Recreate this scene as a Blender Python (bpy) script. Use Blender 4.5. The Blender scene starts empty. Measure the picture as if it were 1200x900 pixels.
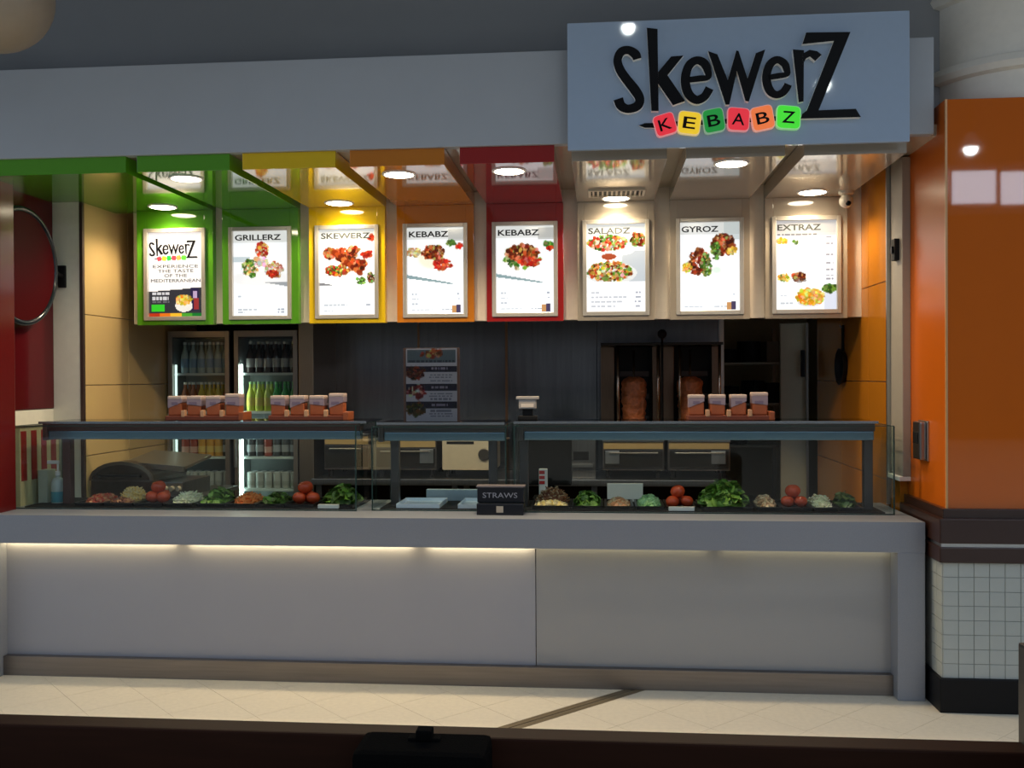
import bpy, bmesh, math, random
import numpy as np
from mathutils import Matrix, Vector
R = math.radians
scene = bpy.context.scene
C = scene.collection
random.seed(7)

# ------------------------------------------------------------------ camera
cam_data = bpy.data.cameras.new('camera')
cam_data.sensor_width = 36.0
cam_data.lens = 36.0 * 1144.0 / 1200.0
cam_data.clip_start = 0.05
cam = bpy.data.objects.new('camera', cam_data)
C.objects.link(cam)
cam.matrix_world = Matrix.Translation((0, 0, 1.66)) @ Matrix.Rotation(R(5.2), 4, 'Z') @ Matrix.Rotation(R(89.6), 4, 'X') @ Matrix.Rotation(R(-0.3), 4, 'Z')
scene.camera = cam

# ------------------------------------------------------------------ world, exposure
world = bpy.data.worlds.new('mall_daylight')
scene.world = world
world.use_nodes = True
bg = world.node_tree.nodes['Background']
bg.inputs['Color'].default_value = (0.72, 0.87, 1.10, 1)
bg.inputs['Strength'].default_value = 0.70
vs = scene.view_settings
vs.view_transform = 'Standard'
vs.look = 'None'
vs.gamma = 1.0
vs.use_curve_mapping = False
vs.exposure = 0.0
scene.cycles.use_denoising = True
scene.cycles.max_bounces = 8
scene.cycles.transparent_max_bounces = 16
scene.cycles.sample_clamp_indirect = 4.0
scene.cycles.caustics_reflective = False
scene.cycles.caustics_refractive = False

# ------------------------------------------------------------------ materials
MATS = {}
def srgb(r, g, b):
    f = lambda c: (c / 255 / 12.92) if c / 255 <= 0.04045 else ((c / 255 + 0.055) / 1.055) ** 2.4
    return (f(r), f(g), f(b))
def M(name, col=(0.5, 0.5, 0.5), rough=0.5, metal=0.0, var=0.06, scale=25.0, bump=0.0, ior=1.5, emis=0.0, ecol=None, coat=0.0, stretch=(1, 1, 1)):
    if name in MATS: return MATS[name]
    m = bpy.data.materials.new(name); m.use_nodes = True
    nt = m.node_tree; p = nt.nodes['Principled BSDF']
    tc = nt.nodes.new('ShaderNodeTexCoord'); mp = nt.nodes.new('ShaderNodeMapping')
    mp.inputs['Scale'].default_value = stretch
    nz = nt.nodes.new('ShaderNodeTexNoise'); nz.inputs['Scale'].default_value = scale; nz.inputs['Detail'].default_value = 4
    nt.links.new(tc.outputs['Object'], mp.inputs['Vector']); nt.links.new(mp.outputs['Vector'], nz.inputs['Vector'])
    mx = nt.nodes.new('ShaderNodeMix'); mx.data_type = 'RGBA'
    mx.inputs['A'].default_value = (*[c * (1 - var) for c in col], 1)
    mx.inputs['B'].default_value = (*[min(1, c * (1 + var)) for c in col], 1)
    nt.links.new(nz.outputs['Fac'], mx.inputs['Factor'])
    nt.links.new(mx.outputs['Result'], p.inputs['Base Color'])
    p.inputs['Roughness'].default_value = rough; p.inputs['Metallic'].default_value = metal
    p.inputs['IOR'].default_value = ior; p.inputs['Coat Weight'].default_value = coat
    p.inputs['Coat Roughness'].default_value = 0.04
    if bump > 0:
        b = nt.nodes.new('ShaderNodeBump'); b.inputs['Strength'].default_value = bump; b.inputs['Distance'].default_value = 0.01
        nt.links.new(nz.outputs['Fac'], b.inputs['Height']); nt.links.new(b.outputs['Normal'], p.inputs['Normal'])
    if emis > 0:
        p.inputs['Emission Color'].default_value = (*(ecol or col), 1); p.inputs['Emission Strength'].default_value = emis
    MATS[name] = m
    return m
def glass_mat(name, tint=(0.93, 0.97, 0.96), ior=1.45):
    m = bpy.data.materials.new(name); m.use_nodes = True; nt = m.node_tree; nt.nodes.clear()
    o = nt.nodes.new('ShaderNodeOutputMaterial'); mix = nt.nodes.new('ShaderNodeMixShader')
    t = nt.nodes.new('ShaderNodeBsdfTransparent'); t.inputs['Color'].default_value = (*tint, 1)
    g = nt.nodes.new('ShaderNodeBsdfGlossy'); g.inputs['Roughness'].default_value = 0.02
    f = nt.nodes.new('ShaderNodeFresnel'); f.inputs['IOR'].default_value = ior
    ge = nt.nodes.new('ShaderNodeNewGeometry'); sb_ = nt.nodes.new('ShaderNodeMath'); sb_.operation = 'SUBTRACT'; sb_.inputs[0].default_value = 1.0
    ml = nt.nodes.new('ShaderNodeMath'); ml.operation = 'MULTIPLY'
    nt.links.new(ge.outputs['Backfacing'], sb_.inputs[1]); nt.links.new(sb_.outputs[0], ml.inputs[0]); nt.links.new(f.outputs[0], ml.inputs[1])
    nt.links.new(ml.outputs[0], mix.inputs[0]); nt.links.new(t.outputs[0], mix.inputs[1]); nt.links.new(g.outputs[0], mix.inputs[2])
    nt.links.new(mix.outputs[0], o.inputs[0]); MATS[name] = m
    return m
GLASS = glass_mat('clear_glass')
def print_mat(name, strength, film=0.25):
    """print on a sheet: colours from the print itself; strength > 0 = backlit film"""
    m = bpy.data.materials.new(name); m.use_nodes = True; nt = m.node_tree; p = nt.nodes['Principled BSDF']
    a = nt.nodes.new('ShaderNodeVertexColor'); a.layer_name = 'print'
    nz = nt.nodes.new('ShaderNodeTexNoise'); nz.inputs['Scale'].default_value = 180
    mx = nt.nodes.new('ShaderNodeMix'); mx.data_type = 'RGBA'; mx.blend_type = 'MULTIPLY'; mx.inputs['Factor'].default_value = 0.08
    nt.links.new(a.outputs['Color'], mx.inputs['A']); nt.links.new(nz.outputs['Color'], mx.inputs['B'])
    dk = nt.nodes.new('ShaderNodeMix'); dk.data_type = 'RGBA'; dk.blend_type = 'MULTIPLY'; dk.inputs['Factor'].default_value = 1.0; dk.inputs['B'].default_value = (film, film, film, 1)
    nt.links.new(mx.outputs['Result'], dk.inputs['A']); nt.links.new(dk.outputs['Result'], p.inputs['Base Color'])
    p.inputs['Roughness'].default_value = 0.12
    if strength > 0:
        nt.links.new(mx.outputs['Result'], p.inputs['Emission Color']); p.inputs['Emission Strength'].default_value = strength
    MATS[name] = m
    return m

W_PAINT = M('white_paint', (0.40, 0.425, 0.46), 0.55, scale=8, var=0.03)
BEIGE = M('beige_paint', (0.60, 0.52, 0.40), 0.45, var=0.04)
DARKGREY = M('dark_grey_paint', (0.24, 0.25, 0.265), 0.6, var=0.05, scale=5)
SIGNFACE = M('sign_face', (0.37, 0.465, 0.60), 0.03, var=0.03, ior=1.5)
BLACK = M('black_gloss', (0.004, 0.004, 0.005), 0.3, ior=1.2)
BLACKM = M('black_matt', (0.008, 0.008, 0.009), 0.6, ior=1.3)
PALE = M('pale_edge', (0.95, 0.92, 0.86), 0.5)
STEEL = M('brushed_steel', (0.32, 0.31, 0.30), 0.32, 1.0, var=0.22, scale=6, stretch=(14, 14, 0.5))
STEEL_DARK = M('dark_steel_sheet', (0.24, 0.24, 0.255), 0.24, 1.0, var=0.30, scale=3, stretch=(9, 1, 0.35))
STEEL_H = M('kick_steel', (0.26, 0.235, 0.22), 0.42, 1.0, var=0.2, scale=5, stretch=(0.5, 8, 14))
ALU = M('aluminium', (0.50, 0.50, 0.49), 0.35, 1.0, var=0.08)
BROWNMETAL = M('brown_metal', (0.11, 0.075, 0.065), 0.4, 0.6)
COUNTER = M('counter_stone', (0.265, 0.28, 0.315), 0.36, var=0.10, scale=160, ior=1.5)
PANEL_W = M('white_laminate', (0.335, 0.34, 0.375), 0.40, var=0.02, scale=6)
PANEL_G = M('grey_gloss_laminate', (0.33, 0.33, 0.33), 0.08, var=0.05, scale=200)
FLOOR_T = M('floor_tile_stone', (0.80, 0.72, 0.57), 0.38, var=0.10, scale=40)
GROUT = M('grout', (0.36, 0.32, 0.24), 0.8, var=0.15)
DARKFLOOR = M('kitchen_floor', (0.10, 0.08, 0.07), 0.4)
TAN = M('tan_tile', (0.60, 0.42, 0.19), 0.18, var=0.06, scale=3, ior=1.5)
ORANGE_T = M('orange_tile', (0.47, 0.165, 0.012), 0.14, var=0.06, scale=3)
ORANGE_C = M('orange_column_laminate', (0.55, 0.115, 0.006), 0.025, var=0.04, scale=4, ior=1.5)
RED_P = M('dark_red_gloss', (0.09, 0.005, 0.008), 0.12, ior=1.35)
TRIM_B = M('dark_brown_trim', (0.035, 0.014, 0.010), 0.28)
PLINTH = M('black_plinth', (0.005, 0.005, 0.006), 0.5, ior=1.3)
MOSAIC = M('mosaic_tile', (0.44, 0.47, 0.44), 0.3, var=0.08, scale=9)
WOOD = M('brown_wood', (0.024, 0.008, 0.004), 0.55, ior=1.2, var=0.3, scale=6, stretch=(0.6, 8, 8))
POST = M('dark_post', (0.06, 0.055, 0.05), 0.4, 0.5)
WHITE = M('white_plastic', (0.80, 0.80, 0.80), 0.35)
LENS = M('lamp_lens', (1, 0.93, 0.8), 0.4, emis=22.0, ecol=(1.0, 0.86, 0.62))

# ------------------------------------------------------------------ mesh helpers
class MB:
    def __init__(s): s.bm = bmesh.new()
    def box(s, x0, x1, y0, y1, z0, z1, bev=0.0, mat=0, mtx=None):
        vs_ = [s.bm.verts.new((x, y, z)) for x in (x0, x1) for y in (y0, y1) for z in (z0, z1)]
        fs = [s.bm.faces.new([vs_[i] for i in q]) for q in ((0, 1, 3, 2), (4, 6, 7, 5), (0, 4, 5, 1), (2, 3, 7, 6), (0, 2, 6, 4), (1, 5, 7, 3))]
        for f in fs: f.material_index = mat
        if mtx: bmesh.ops.transform(s.bm, matrix=mtx, verts=vs_)
        if bev > 0:
            es = list({e for f in fs for e in f.edges})
            bmesh.ops.bevel(s.bm, geom=es, offset=bev, segments=2, affect='EDGES', profile=0.6)
        return s
    def lathe(s, prof, seg=16, cx=0, cy=0, mtx=None, mat=0, smooth=True):
        rings = []; allv = []
        for r, z in prof:
            if r < 1e-6: ring = [s.bm.verts.new((cx, cy, z))]
            else: ring = [s.bm.verts.new((cx + r * math.cos(2 * math.pi * i / seg), cy + r * math.sin(2 * math.pi * i / seg), z)) for i in range(seg)]
            rings.append(ring); allv += ring
        for a, b in zip(rings, rings[1:]):
            for i in range(seg):
                j = (i + 1) % seg
                if len(a) == 1 and len(b) == 1: continue
                if len(a) == 1: f = s.bm.faces.new((a[0], b[j], b[i]))
                elif len(b) == 1: f = s.bm.faces.new((a[i], a[j], b[0]))
                else: f = s.bm.faces.new((a[i], a[j], b[j], b[i]))
                f.smooth = smooth; f.material_index = mat
        if mtx: bmesh.ops.transform(s.bm, matrix=mtx, verts=allv)
        return s
    def tube(s, pts, r, seg=8, mat=0):
        pts = [Vector(p) for p in pts]; rings = []
        for i, p in enumerate(pts):
            d = (pts[min(i + 1, len(pts) - 1)] - pts[max(i - 1, 0)]).normalized()
            up = Vector((0, 0, 1)) if abs(d.z) < 0.9 else Vector((1, 0, 0))
            a = d.cross(up).normalized(); b = d.cross(a).normalized()
            rings.append([s.bm.verts.new(p + r * (math.cos(2 * math.pi * k / seg) * a + math.sin(2 * math.pi * k / seg) * b)) for k in range(seg)])
        for a, b in zip(rings, rings[1:]):
            for k in range(seg):
                f = s.bm.faces.new((a[k], a[(k + 1) % seg], b[(k + 1) % seg], b[k])); f.smooth = True; f.material_index = mat
        for rg in (rings[0], rings[-1]):
            f = s.bm.faces.new(rg); f.material_index = mat
        return s
    def prism(s, pts, y0, y1, mface=0, mside=0):
        """polygon in x,z extruded from y0 (front) to y1"""
        a = [s.bm.verts.new((x, y0, z)) for x, z in pts]; b = [s.bm.verts.new((x, y1, z)) for x, z in pts]
        f = s.bm.faces.new(a); f.material_index = mface
        f = s.bm.faces.new(list(reversed(b))); f.material_index = mface
        n = len(pts)
        for i in range(n):
            f = s.bm.faces.new((a[i], b[i], b[(i + 1) % n], a[(i + 1) % n])); f.material_index = mside
        return s
    def floorpoly(s, pts, z0, z1):
        a = [s.bm.verts.new((x, y, z1)) for x, y in pts]; b = [s.bm.verts.new((x, y, z0)) for x, y in pts]
        s.bm.faces.new(a); s.bm.faces.new(list(reversed(b))); n = len(pts)
        for i in range(n): s.bm.faces.new((a[i], b[i], b[(i + 1) % n], a[(i + 1) % n]))
        return s
    def sphere(s, c, r, sc=(1, 1, 1), u=14, v=9, noise=0.0):
        m = Matrix.Translation(c) @ Matrix.Diagonal((r * sc[0], r * sc[1], r * sc[2], 1))
        g = bmesh.ops.create_uvsphere(s.bm, u_segments=u, v_segments=v, radius=1, matrix=m)
        for w in g['verts']:
            if noise: w.co += Vector((random.uniform(-1, 1), random.uniform(-1, 1), random.uniform(-1, 1))) * noise
            for f in w.link_faces: f.smooth = True
        return s
    def build(s, name, mats, parent=None):
        bmesh.ops.recalc_face_normals(s.bm, faces=s.bm.faces)
        for e in s.bm.edges:
            if len(e.link_faces) == 2 and e.calc_face_angle(0) > 0.7: e.smooth = False
        me = bpy.data.meshes.new(name); s.bm.to_mesh(me); s.bm.free()
        for m in (mats if isinstance(mats, (list, tuple)) else [mats]): me.materials.append(m)
        o = bpy.data.objects.new(name, me); C.objects.link(o)
        if parent: o.parent = parent
        return o
def rel(mb, loc):
    bmesh.ops.translate(mb.bm, verts=mb.bm.verts, vec=[-c for c in loc]); return mb
def put(name, mb, mat, parent):
    """world-space mesh under a parent that sits at a world location"""
    if parent is not None:
        p = parent; off = Vector((0, 0, 0))
        while p is not None: off += p.location; p = p.parent
        rel(mb, off)
    return mb.build(name, mat, parent)
def tag(o, label, cat, group=None):
    o['label'] = label; o['category'] = cat
    if group: o['group'] = group
    return o
def thing(name, label, cat, loc=(0, 0, 0), group=None, rotz=0.0):
    o = bpy.data.objects.new(name, None); o.empty_display_size = 0.1; C.objects.link(o); o.location = loc
    o.rotation_euler = (0, 0, rotz); return tag(o, label, cat, group)
def struct(name, mb, mat, parent=None):
    o = mb.build(name, mat, parent)
    if parent is None: o['kind'] = 'structure'
    return o
def link_mesh(name, me, parent, loc=(0, 0, 0)):
    o = bpy.data.objects.new(name, me); C.objects.link(o); o.parent = parent; o.location = loc; return o
def text_mesh(body, w, h, depth=0.0015, bold=0.0):
    cu = bpy.data.curves.new('t', 'FONT'); cu.body = body; cu.size = 1.0; cu.offset = bold; cu.extrude = 0.5; cu.resolution_u = 3
    o = bpy.data.objects.new('t', cu); C.objects.link(o)
    dg = bpy.context.evaluated_depsgraph_get()
    me = bpy.data.meshes.new_from_object(o.evaluated_get(dg)); bpy.data.objects.remove(o); bpy.data.curves.remove(cu)
    co = np.array([v.co[:] for v in me.vertices]); lo = co.min(0); hi = co.max(0)
    for v in me.vertices:   # letters stand in the x,z plane, front towards -y
        x, y, z = v.co
        v.co = ((x - lo[0]) / (hi[0] - lo[0]) * w - w / 2, -(z) * depth, (y - lo[1]) / (hi[1] - lo[1]) * h - h / 2)
    return me
def text(name, body, w, h, loc, mat, parent, bold=0.0):
    me = text_mesh(body, w, h, bold=bold); me.materials.append(mat); return link_mesh(name, me, parent, loc)

# ------------------------------------------------------------------ printed sheets (colours of the print per cell)
class Print:
    def __init__(s, W, H, base=(255, 255, 255)):
        s.W, s.H = W, H; s.a = np.zeros((H, W, 3)); s.a[:] = base
        s.yy, s.xx = np.mgrid[0:H, 0:W]; s.xx = (s.xx + 0.5) / W; s.yy = (s.yy + 0.5) / H
    def rect(s, x0, y0, x1, y1, c, al=1.0):
        k = (s.xx >= x0) & (s.xx < x1) & (s.yy >= y0) & (s.yy < y1); s.a[k] = s.a[k] * (1 - al) + np.array(c) * al; return s
    def poly_below(s, x0, x1, f0, f1, g0, g1, c, al=1.0):
        t = (s.xx - x0) / (x1 - x0); k = (t >= 0) & (t <= 1) & (s.yy >= f0 + (f1 - f0) * t) & (s.yy <= g0 + (g1 - g0) * t)
        s.a[k] = s.a[k] * (1 - al) + np.array(c) * al; return s
    def ell(s, cx, cy, rx, ry, c, al=1.0, rot=0.0, soft=0.0):
        dx, dy = (s.xx - cx), (s.yy - cy) * s.H / s.W; ca, sa = math.cos(rot), math.sin(rot)
        d = ((dx * ca + dy * sa) / rx) ** 2 + ((-dx * sa + dy * ca) / (ry * s.H / s.W)) ** 2
        w = np.clip((1 - d) / max(soft, 1e-3), 0, 1)[..., None] * al
        s.a = s.a * (1 - w) + np.array(c) * w; return s
    def pile(s, cx, cy, rx, ry, cols, n, size, rng):
        for _ in range(int(n * 2.2)):
            a, q = rng.uniform(0, 6.283), math.sqrt(rng.uniform(0, 1))
            z = rng.uniform(0.5, 1.2) * size * 0.72
            s.ell(cx + rx * q * math.cos(a), cy + ry * q * math.sin(a), z, z * rng.uniform(0.35, 0.7), tuple(v * rng.uniform(0.72, 1.08) for v in rng.choice(cols)), 0.85, rng.uniform(0, 3.1), 0.5)
        return s
    def dashes(s, x0, x1, y, h, c, rng, al=0.6):
        x = x0
        while x < x1:
            w = rng.uniform(0.03, 0.09); s.rect(x, y, min(x + w, x1), y + h, c, al); x += w + 0.02
        return s
    def build(s, name, x0, x1, y, z0, z1, mat, parent):
        W, H = s.W, s.H; vsx = np.linspace(x0, x1, W + 1); vsz = np.linspace(z1, z0, H + 1)
        off = parent.location if parent is not None and parent.parent is None else Vector((0, 0, 0))
        vs_ = [(x - off[0], y - off[1], z - off[2]) for z in vsz for x in vsx]
        fs = [(r * (W + 1) + c, (r + 1) * (W + 1) + c, (r + 1) * (W + 1) + c + 1, r * (W + 1) + c + 1) for r in range(H) for c in range(W)]
        n = len(vs_); t = 0.004    # sheet thickness
        vs_ += [(x0 - off[0], y + t - off[1], z1 - off[2]), (x1 - off[0], y + t - off[1], z1 - off[2]), (x1 - off[0], y + t - off[1], z0 - off[2]), (x0 - off[0], y + t - off[1], z0 - off[2])]
        fs.append((n, n + 1, n + 2, n + 3))
        me = bpy.data.meshes.new(name); me.from_pydata(vs_, [], fs)
        col = np.clip(s.a / 255, 0, 1) ** 1.2; lin = np.where(col <= 0.04045, col / 12.92, ((col + 0.055) / 1.055) ** 2.4).reshape(-1, 3)
        ca = me.color_attributes.new('print', 'FLOAT_COLOR', 'CORNER')
        buf = np.ones((len(fs) * 4, 4)); buf[:W * H * 4, :3] = np.repeat(lin, 4, 0); buf[W * H * 4:, :3] = 0.5
        ca.data.foreach_set('color', buf.ravel().astype(np.float32))
        me.materials.append(mat); o = bpy.data.objects.new(name, me); C.objects.link(o); o.parent = parent
        return o

# ================================================================== THE SETTING
ZC = 2.78          # underside of the coloured canopies
YM = 6.28          # face of the menu surrounds
FL = 5.09          # front of canopies
CY = 5.12          # counter front
# floor: slab with grout colour, individual diagonal tiles near the counter
floor = struct('floor', MB().box(-14, 14, -16, 5.6, -0.06, -0.004), GROUT)
struct('floor', MB().box(-14, 14, -16, 2.9, -0.004, 0.0), FLOOR_T, floor).name = 'floor_field'
def clip(poly, f):
    out = []
    for i in range(len(poly)):
        a, b = poly[i], poly[(i + 1) % len(poly)]; fa, fb = f(a), f(b)
        if fa >= 0: out.append(a)
        if (fa >= 0) != (fb >= 0):
            t = fa / (fa - fb); out.append((a[0] + (b[0] - a[0]) * t, a[1] + (b[1] - a[1]) * t))
    return out
pitch = 0.4415; org = (-2.715, 5.228)
def drain_f(p): return (p[1] - 5.204) - (p[0] - 0.177)      # 45 degree drain line
DW = 0.055
for ii in range(-16, 30):
    for jj in range(-14, 22):
        # tile corners on the 45 degree lattice: u = x + y, v = x - y
        g = 0.003
        def lat(a, b):
            u = org[0] + org[1] + a * pitch; v = (0.177 - 5.204) + b * pitch
            return ((u + v) / 2, (u - v) / 2)
        quad = [lat(ii + g, jj + g), lat(ii + 1 - g, jj + g), lat(ii + 1 - g, jj + 1 - g), lat(ii + g, jj + 1 - g)]
        for lo, hi, mt, nm in ((3.3, 5.30, FLOOR_T, 'tile'),):
            p = clip(clip(clip(clip(quad, lambda q: q[1] - lo), lambda q: hi - q[1]), lambda q: q[0] + 3.9), lambda q: 2.5 - q[0])
            if len(p) < 3: continue
            cx = sum(q[0] for q in p) / len(p); cy = sum(q[1] for q in p) / len(p)
            if jj == 0: p = clip(p, lambda q: -(drain_f(q)) - DW)
            if jj == -1: p = clip(p, lambda q: drain_f(q) - DW)
            if len(p) < 3: continue
            if cy < 3.6: continue
            struct(nm, MB().floorpoly(p, -0.004, 0.0), mt, floor)
mb = MB()
a0, a1 = (0.177 + 0.2, 5.204 + 0.2), (0.177 - 1.6, 5.204 - 1.6)
for o1, o2 in ((-0.030, -0.004), (0.004, 0.030)):
    mb.floorpoly([(a0[0] + o1, a0[1] - o1), (a0[0] + o2, a0[1] - o2), (a1[0] + o2, a1[1] - o2), (a1[0] + o1, a1[1] - o1)], -0.004, 0.0)
struct('drain_strip', mb, M('drain_metal', (0.22, 0.17, 0.10), 0.5, 0.4), floor)
struct('floor', MB().box(-3.9, 2.4, 5.25, 9.8, -0.06, -0.003), DARKFLOOR).name = 'floor_kitchen'
bpy.data.objects['floor_kitchen']['kind'] = 'structure'

# left side wall: base, dark red panels, white strip, tan tiles
WL = -3.45
wl = struct('wall_left', MB().box(WL - 0.14, WL - 0.02, 5.36, 9.8, 0, 2.9), BEIGE)
struct('wall_core', MB().box(WL - 0.02, -3.28, 5.918, 7.655, 0, 2.87), BEIGE, wl)
struct('white_panel', MB().box(WL - 0.02, -3.272, 5.898, 5.918, 0.0, 2.87, 0.003), M('pier_white', (0.82, 0.80, 0.68), 0.35), wl)
struct('white_panel', MB().box(WL - 0.02, WL - 0.004, 5.36, 5.896, 0.93, 1.475, 0.002), M('pier_white'), wl)
struct('white_panel', MB().box(WL - 0.02, WL - 0.004, 5.36, 5.896, 2.83, 2.87, 0.002), M('pier_white'), wl)
struct('red_panel', MB().box(WL - 0.02, WL, 5.36, 5.896, 2.45, 2.825, 0.003), RED_P, wl)
struct('red_panel', MB().box(WL - 0.02, WL, 5.36, 5.896, 1.48, 2.445, 0.003), RED_P, wl)
struct('corner_strip', MB().box(-3.274, -3.254, 5.894, 5.92, 0.0, 2.87), BROWNMETAL, wl)
for z0, z1 in ((0.02, 0.62), (0.625, 1.17), (1.175, 1.62), (1.625, 2.07), (2.075, 2.87)):
    for y0, y1 in ((5.922, 6.50), (6.505, 7.08), (7.085, 7.655)):
        struct('tile', MB().box(-3.28, -3.26, y0, y1, z0, z1, 0.002), TAN, wl)
# right side wall: orange tiles, beige pier
WR = 1.64
wr = struct('wall_right', MB().box(WR + 0.02, WR + 0.2, 5.62, 7.62, 0, 2.9), BEIGE)
for z0, z1 in ((0.02, 0.5), (0.505, 1.055), (1.06, 1.62), (1.625, 2.2), (2.205, 2.86)):
    for y0, y1 in ((5.79, 6.18), (6.185, 6.86), (6.865, 7.61)):
        struct('tile', MB().box(WR, WR + 0.02, y0, y1, z0, z1, 0.002), ORANGE_T, wr)
struct('corner_strip', MB().box(WR - 0.006, WR + 0.02, 5.77, 5.787, 0.92, 2.86), ALU, wr)
struct('beige_panel', MB().box(1.655, 1.70, 5.55, 5.768, 1.10, 2.86, 0.004), M('pier_beige', (0.34, 0.30, 0.25), 0.5), wr)
struct('beige_ledge', MB().box(1.635, 1.70, 5.55, 5.768, 1.075, 1.10, 0.004), PALE, wr)
struct('orange_panel', MB().box(1.655, 1.70, 5.60, 5.768, 0.90, 1.073, 0.003), ORANGE_T, wr)
# back wall of the kitchen: steel sheets either side, with an opening to the back room
wb = struct('wall_back', MB().box(-3.43, 0.93, 7.66, 7.76, 0, 2.872).box(0.93, 1.66, 7.66, 7.76, 2.1, 2.872), BLACKM)
for x0, x1 in ((-2.19, -1.44), (-1.437, -0.74), (-0.737, -0.03), (-0.027, 0.92)):
    struct('steel_sheet', MB().box(x0, x1, 7.645, 7.66, 0.93, 2.3, 0.002), STEEL_DARK, wb)
struct('sheet_joint', MB().box(-0.748, -0.728, 7.638, 7.66, 0.93, 2.3), M('copper_strip', (0.30, 0.17, 0.10), 0.35, 1.0), wb)
struct('sheet_joint', MB().box(-1.446, -1.43, 7.638, 7.66, 0.93, 2.3), M('copper_strip'), wb)
struct('steel_post', MB().box(-2.217, -2.105, 7.02, 7.66, 0.0, 2.1, 0.004), M('bronze_steel', (0.36, 0.28, 0.20), 0.36, 1.0, var=0.2, stretch=(8, 8, .5)), wb)
struct('door_frame', MB().box(0.905, 0.945, 7.62, 7.78, 0.0, 2.1, 0.003), ALU, wb)
# back room seen through the opening
ROOMW = M('back_room_paint', (0.46, 0.42, 0.28), 0.5)
struct('wall_far', MB().box(0.3, 2.4, 9.5, 9.6, 0, 2.6), ROOMW)
struct('wall_side', MB().box(1.95, 2.05, 7.78, 9.5, 0, 2.6), ROOMW)
struct('wall_partition', MB().box(0.3, 0.4, 7.78, 9.5, 0, 2.6), ROOMW)
struct('ceiling_back_room', MB().box(0.3, 2.1, 7.76, 9.6, 2.6, 2.66), W_PAINT)
d1 = struct('door_1', MB().box(1.40, 1.60, 7.80, 7.84, 0.0, 2.07, 0.004), M('door_cream', (0.50, 0.46, 0.34), 0.4))
struct('edge_strip', MB().box(1.595, 1.612, 7.785, 7.80, 0.0, 2.07), ALU, d1)
struct('handle_plate', MB().box(1.555, 1.585, 7.78, 7.80, 1.65, 1.86, 0.004), BLACKM, d1)
# ceilings
struct('ceiling', MB().box(-3.6, 1.86, 5.13, 6.36, 2.872, 2.93), M('soffit_gloss', (0.50, 0.43, 0.32), 0.1, var=0.04, ior=1.6))
struct('ceiling_kitchen', MB().box(-3.6, 1.86, 6.36, 7.76, 2.872, 2.93), BEIGE)
# menu bulkhead behind the surrounds
wm = struct('wall_menu', MB().box(-3.135, WR - 0.001, 6.335, 6.42, 2.03, 2.872), M('pilaster', (0.76, 0.68, 0.58), 0.4))
# fascia above the shop, grey wall over it, unseen mall ceiling overhang put in to shade that wall
struct('wall_front', MB().box(-6.5, 1.668, 5.07, 5.13, 2.868, 3.352, 0.004), W_PAINT)
struct('wall_upper', MB().box(-7, 4.5, 5.32, 5.42, 2.93, 4.6), DARKGREY)
struct('ceiling_mall_shade', MB().box(-7, 4.5, 3.2, 5.32, 4.3, 4.4), DARKGREY)
# neighbour's dark red pier standing on the counter end
wp = struct('wall_pier', MB().box(-4.6, -3.365, 5.17, 5.35, 0.910, 2.866, 0.004), M('neighbour_red', (0.12, 0.008, 0.008), 0.2))
# far side of the mall behind the camera with daylit clerestory windows
mall = struct('wall_mall', MB().box(-20, 26, -16.4, -16, 0, 11), M('mall_wall', (0.14, 0.135, 0.13), 0.7))
wn = struct('window_1_offscreen', MB().box(6.4, 15.0, -15.99, -15.9, 5.75, 5.85).box(6.4, 15.0, -15.99, -15.9, 6.95, 7.05), DARKGREY)
for k in range(7):
    x = 6.45 + k * 1.2
    struct('mullion', MB().box(x, x + 0.1, -15.99, -15.88, 5.85, 6.95), DARKGREY, wn)
    struct('pane_offscreen', MB().box(x + 0.1, x + 1.2, -15.98, -15.95, 6.12 - 0.04 * k, 6.95 - 0.04 * k), M('daylit_pane', (0.8, 0.85, 0.9), 0.3, emis=9.0, ecol=(0.75, 0.85, 1.0)), wn)

# ================================================================== COLUMN
col = thing('column', 'glossy orange clad column with dark brown band, white mosaic base and round beige shaft', 'column', (2.3, 5.5, 0))
put('orange_cladding', MB().box(1.706, 2.95, 5.0, 5.60, 0.98, 3.02, 0.004), ORANGE_C, col)
put('side_cladding', MB().box(1.70, 1.706, 5.004, 5.60, 0.98, 3.02), M('orange_satin_laminate', (0.55, 0.115, 0.006), 0.3, var=0.04, scale=4, ior=1.35), col)
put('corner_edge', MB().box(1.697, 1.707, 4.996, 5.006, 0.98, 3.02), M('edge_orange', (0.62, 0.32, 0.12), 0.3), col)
put('dark_band', MB().box(1.652, 3.0, 4.952, 5.60, 0.832, 0.955, 0.006).box(1.675, 2.98, 4.975, 5.60, 0.95, 1.0, 0.004), TRIM_B, col)
put('steel_inlay', MB().box(1.662, 2.99, 4.962, 5.60, 0.813, 0.834), ALU, col)
put('dark_band', MB().box(1.652, 3.0, 4.952, 5.60, 0.738, 0.815, 0.006), TRIM_B, col)
put('mosaic_bed', MB().box(1.672, 2.97, 4.974, 5.60, 0.165, 0.74), M('mosaic_grout', (0.30, 0.32, 0.30), 0.7), col)
tw = 0.0705; me_t = None
for r in range(8):
    for c in range(13):
        x0 = 1.672 + 0.002 + c * 0.0735; z0 = 0.168 + r * 0.0712
        if me_t is None:
            o = MB().box(-tw / 2, tw / 2, -0.004, 0.002, -0.0685 / 2, 0.0685 / 2, 0.0012).build('tile', MOSAIC, col); me_t = o.data
        else: o = link_mesh('tile', me_t, col)
        o.location = Vector((x0 + tw / 2, 4.974, z0 + 0.0345)) - col.location
me_s = None
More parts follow.
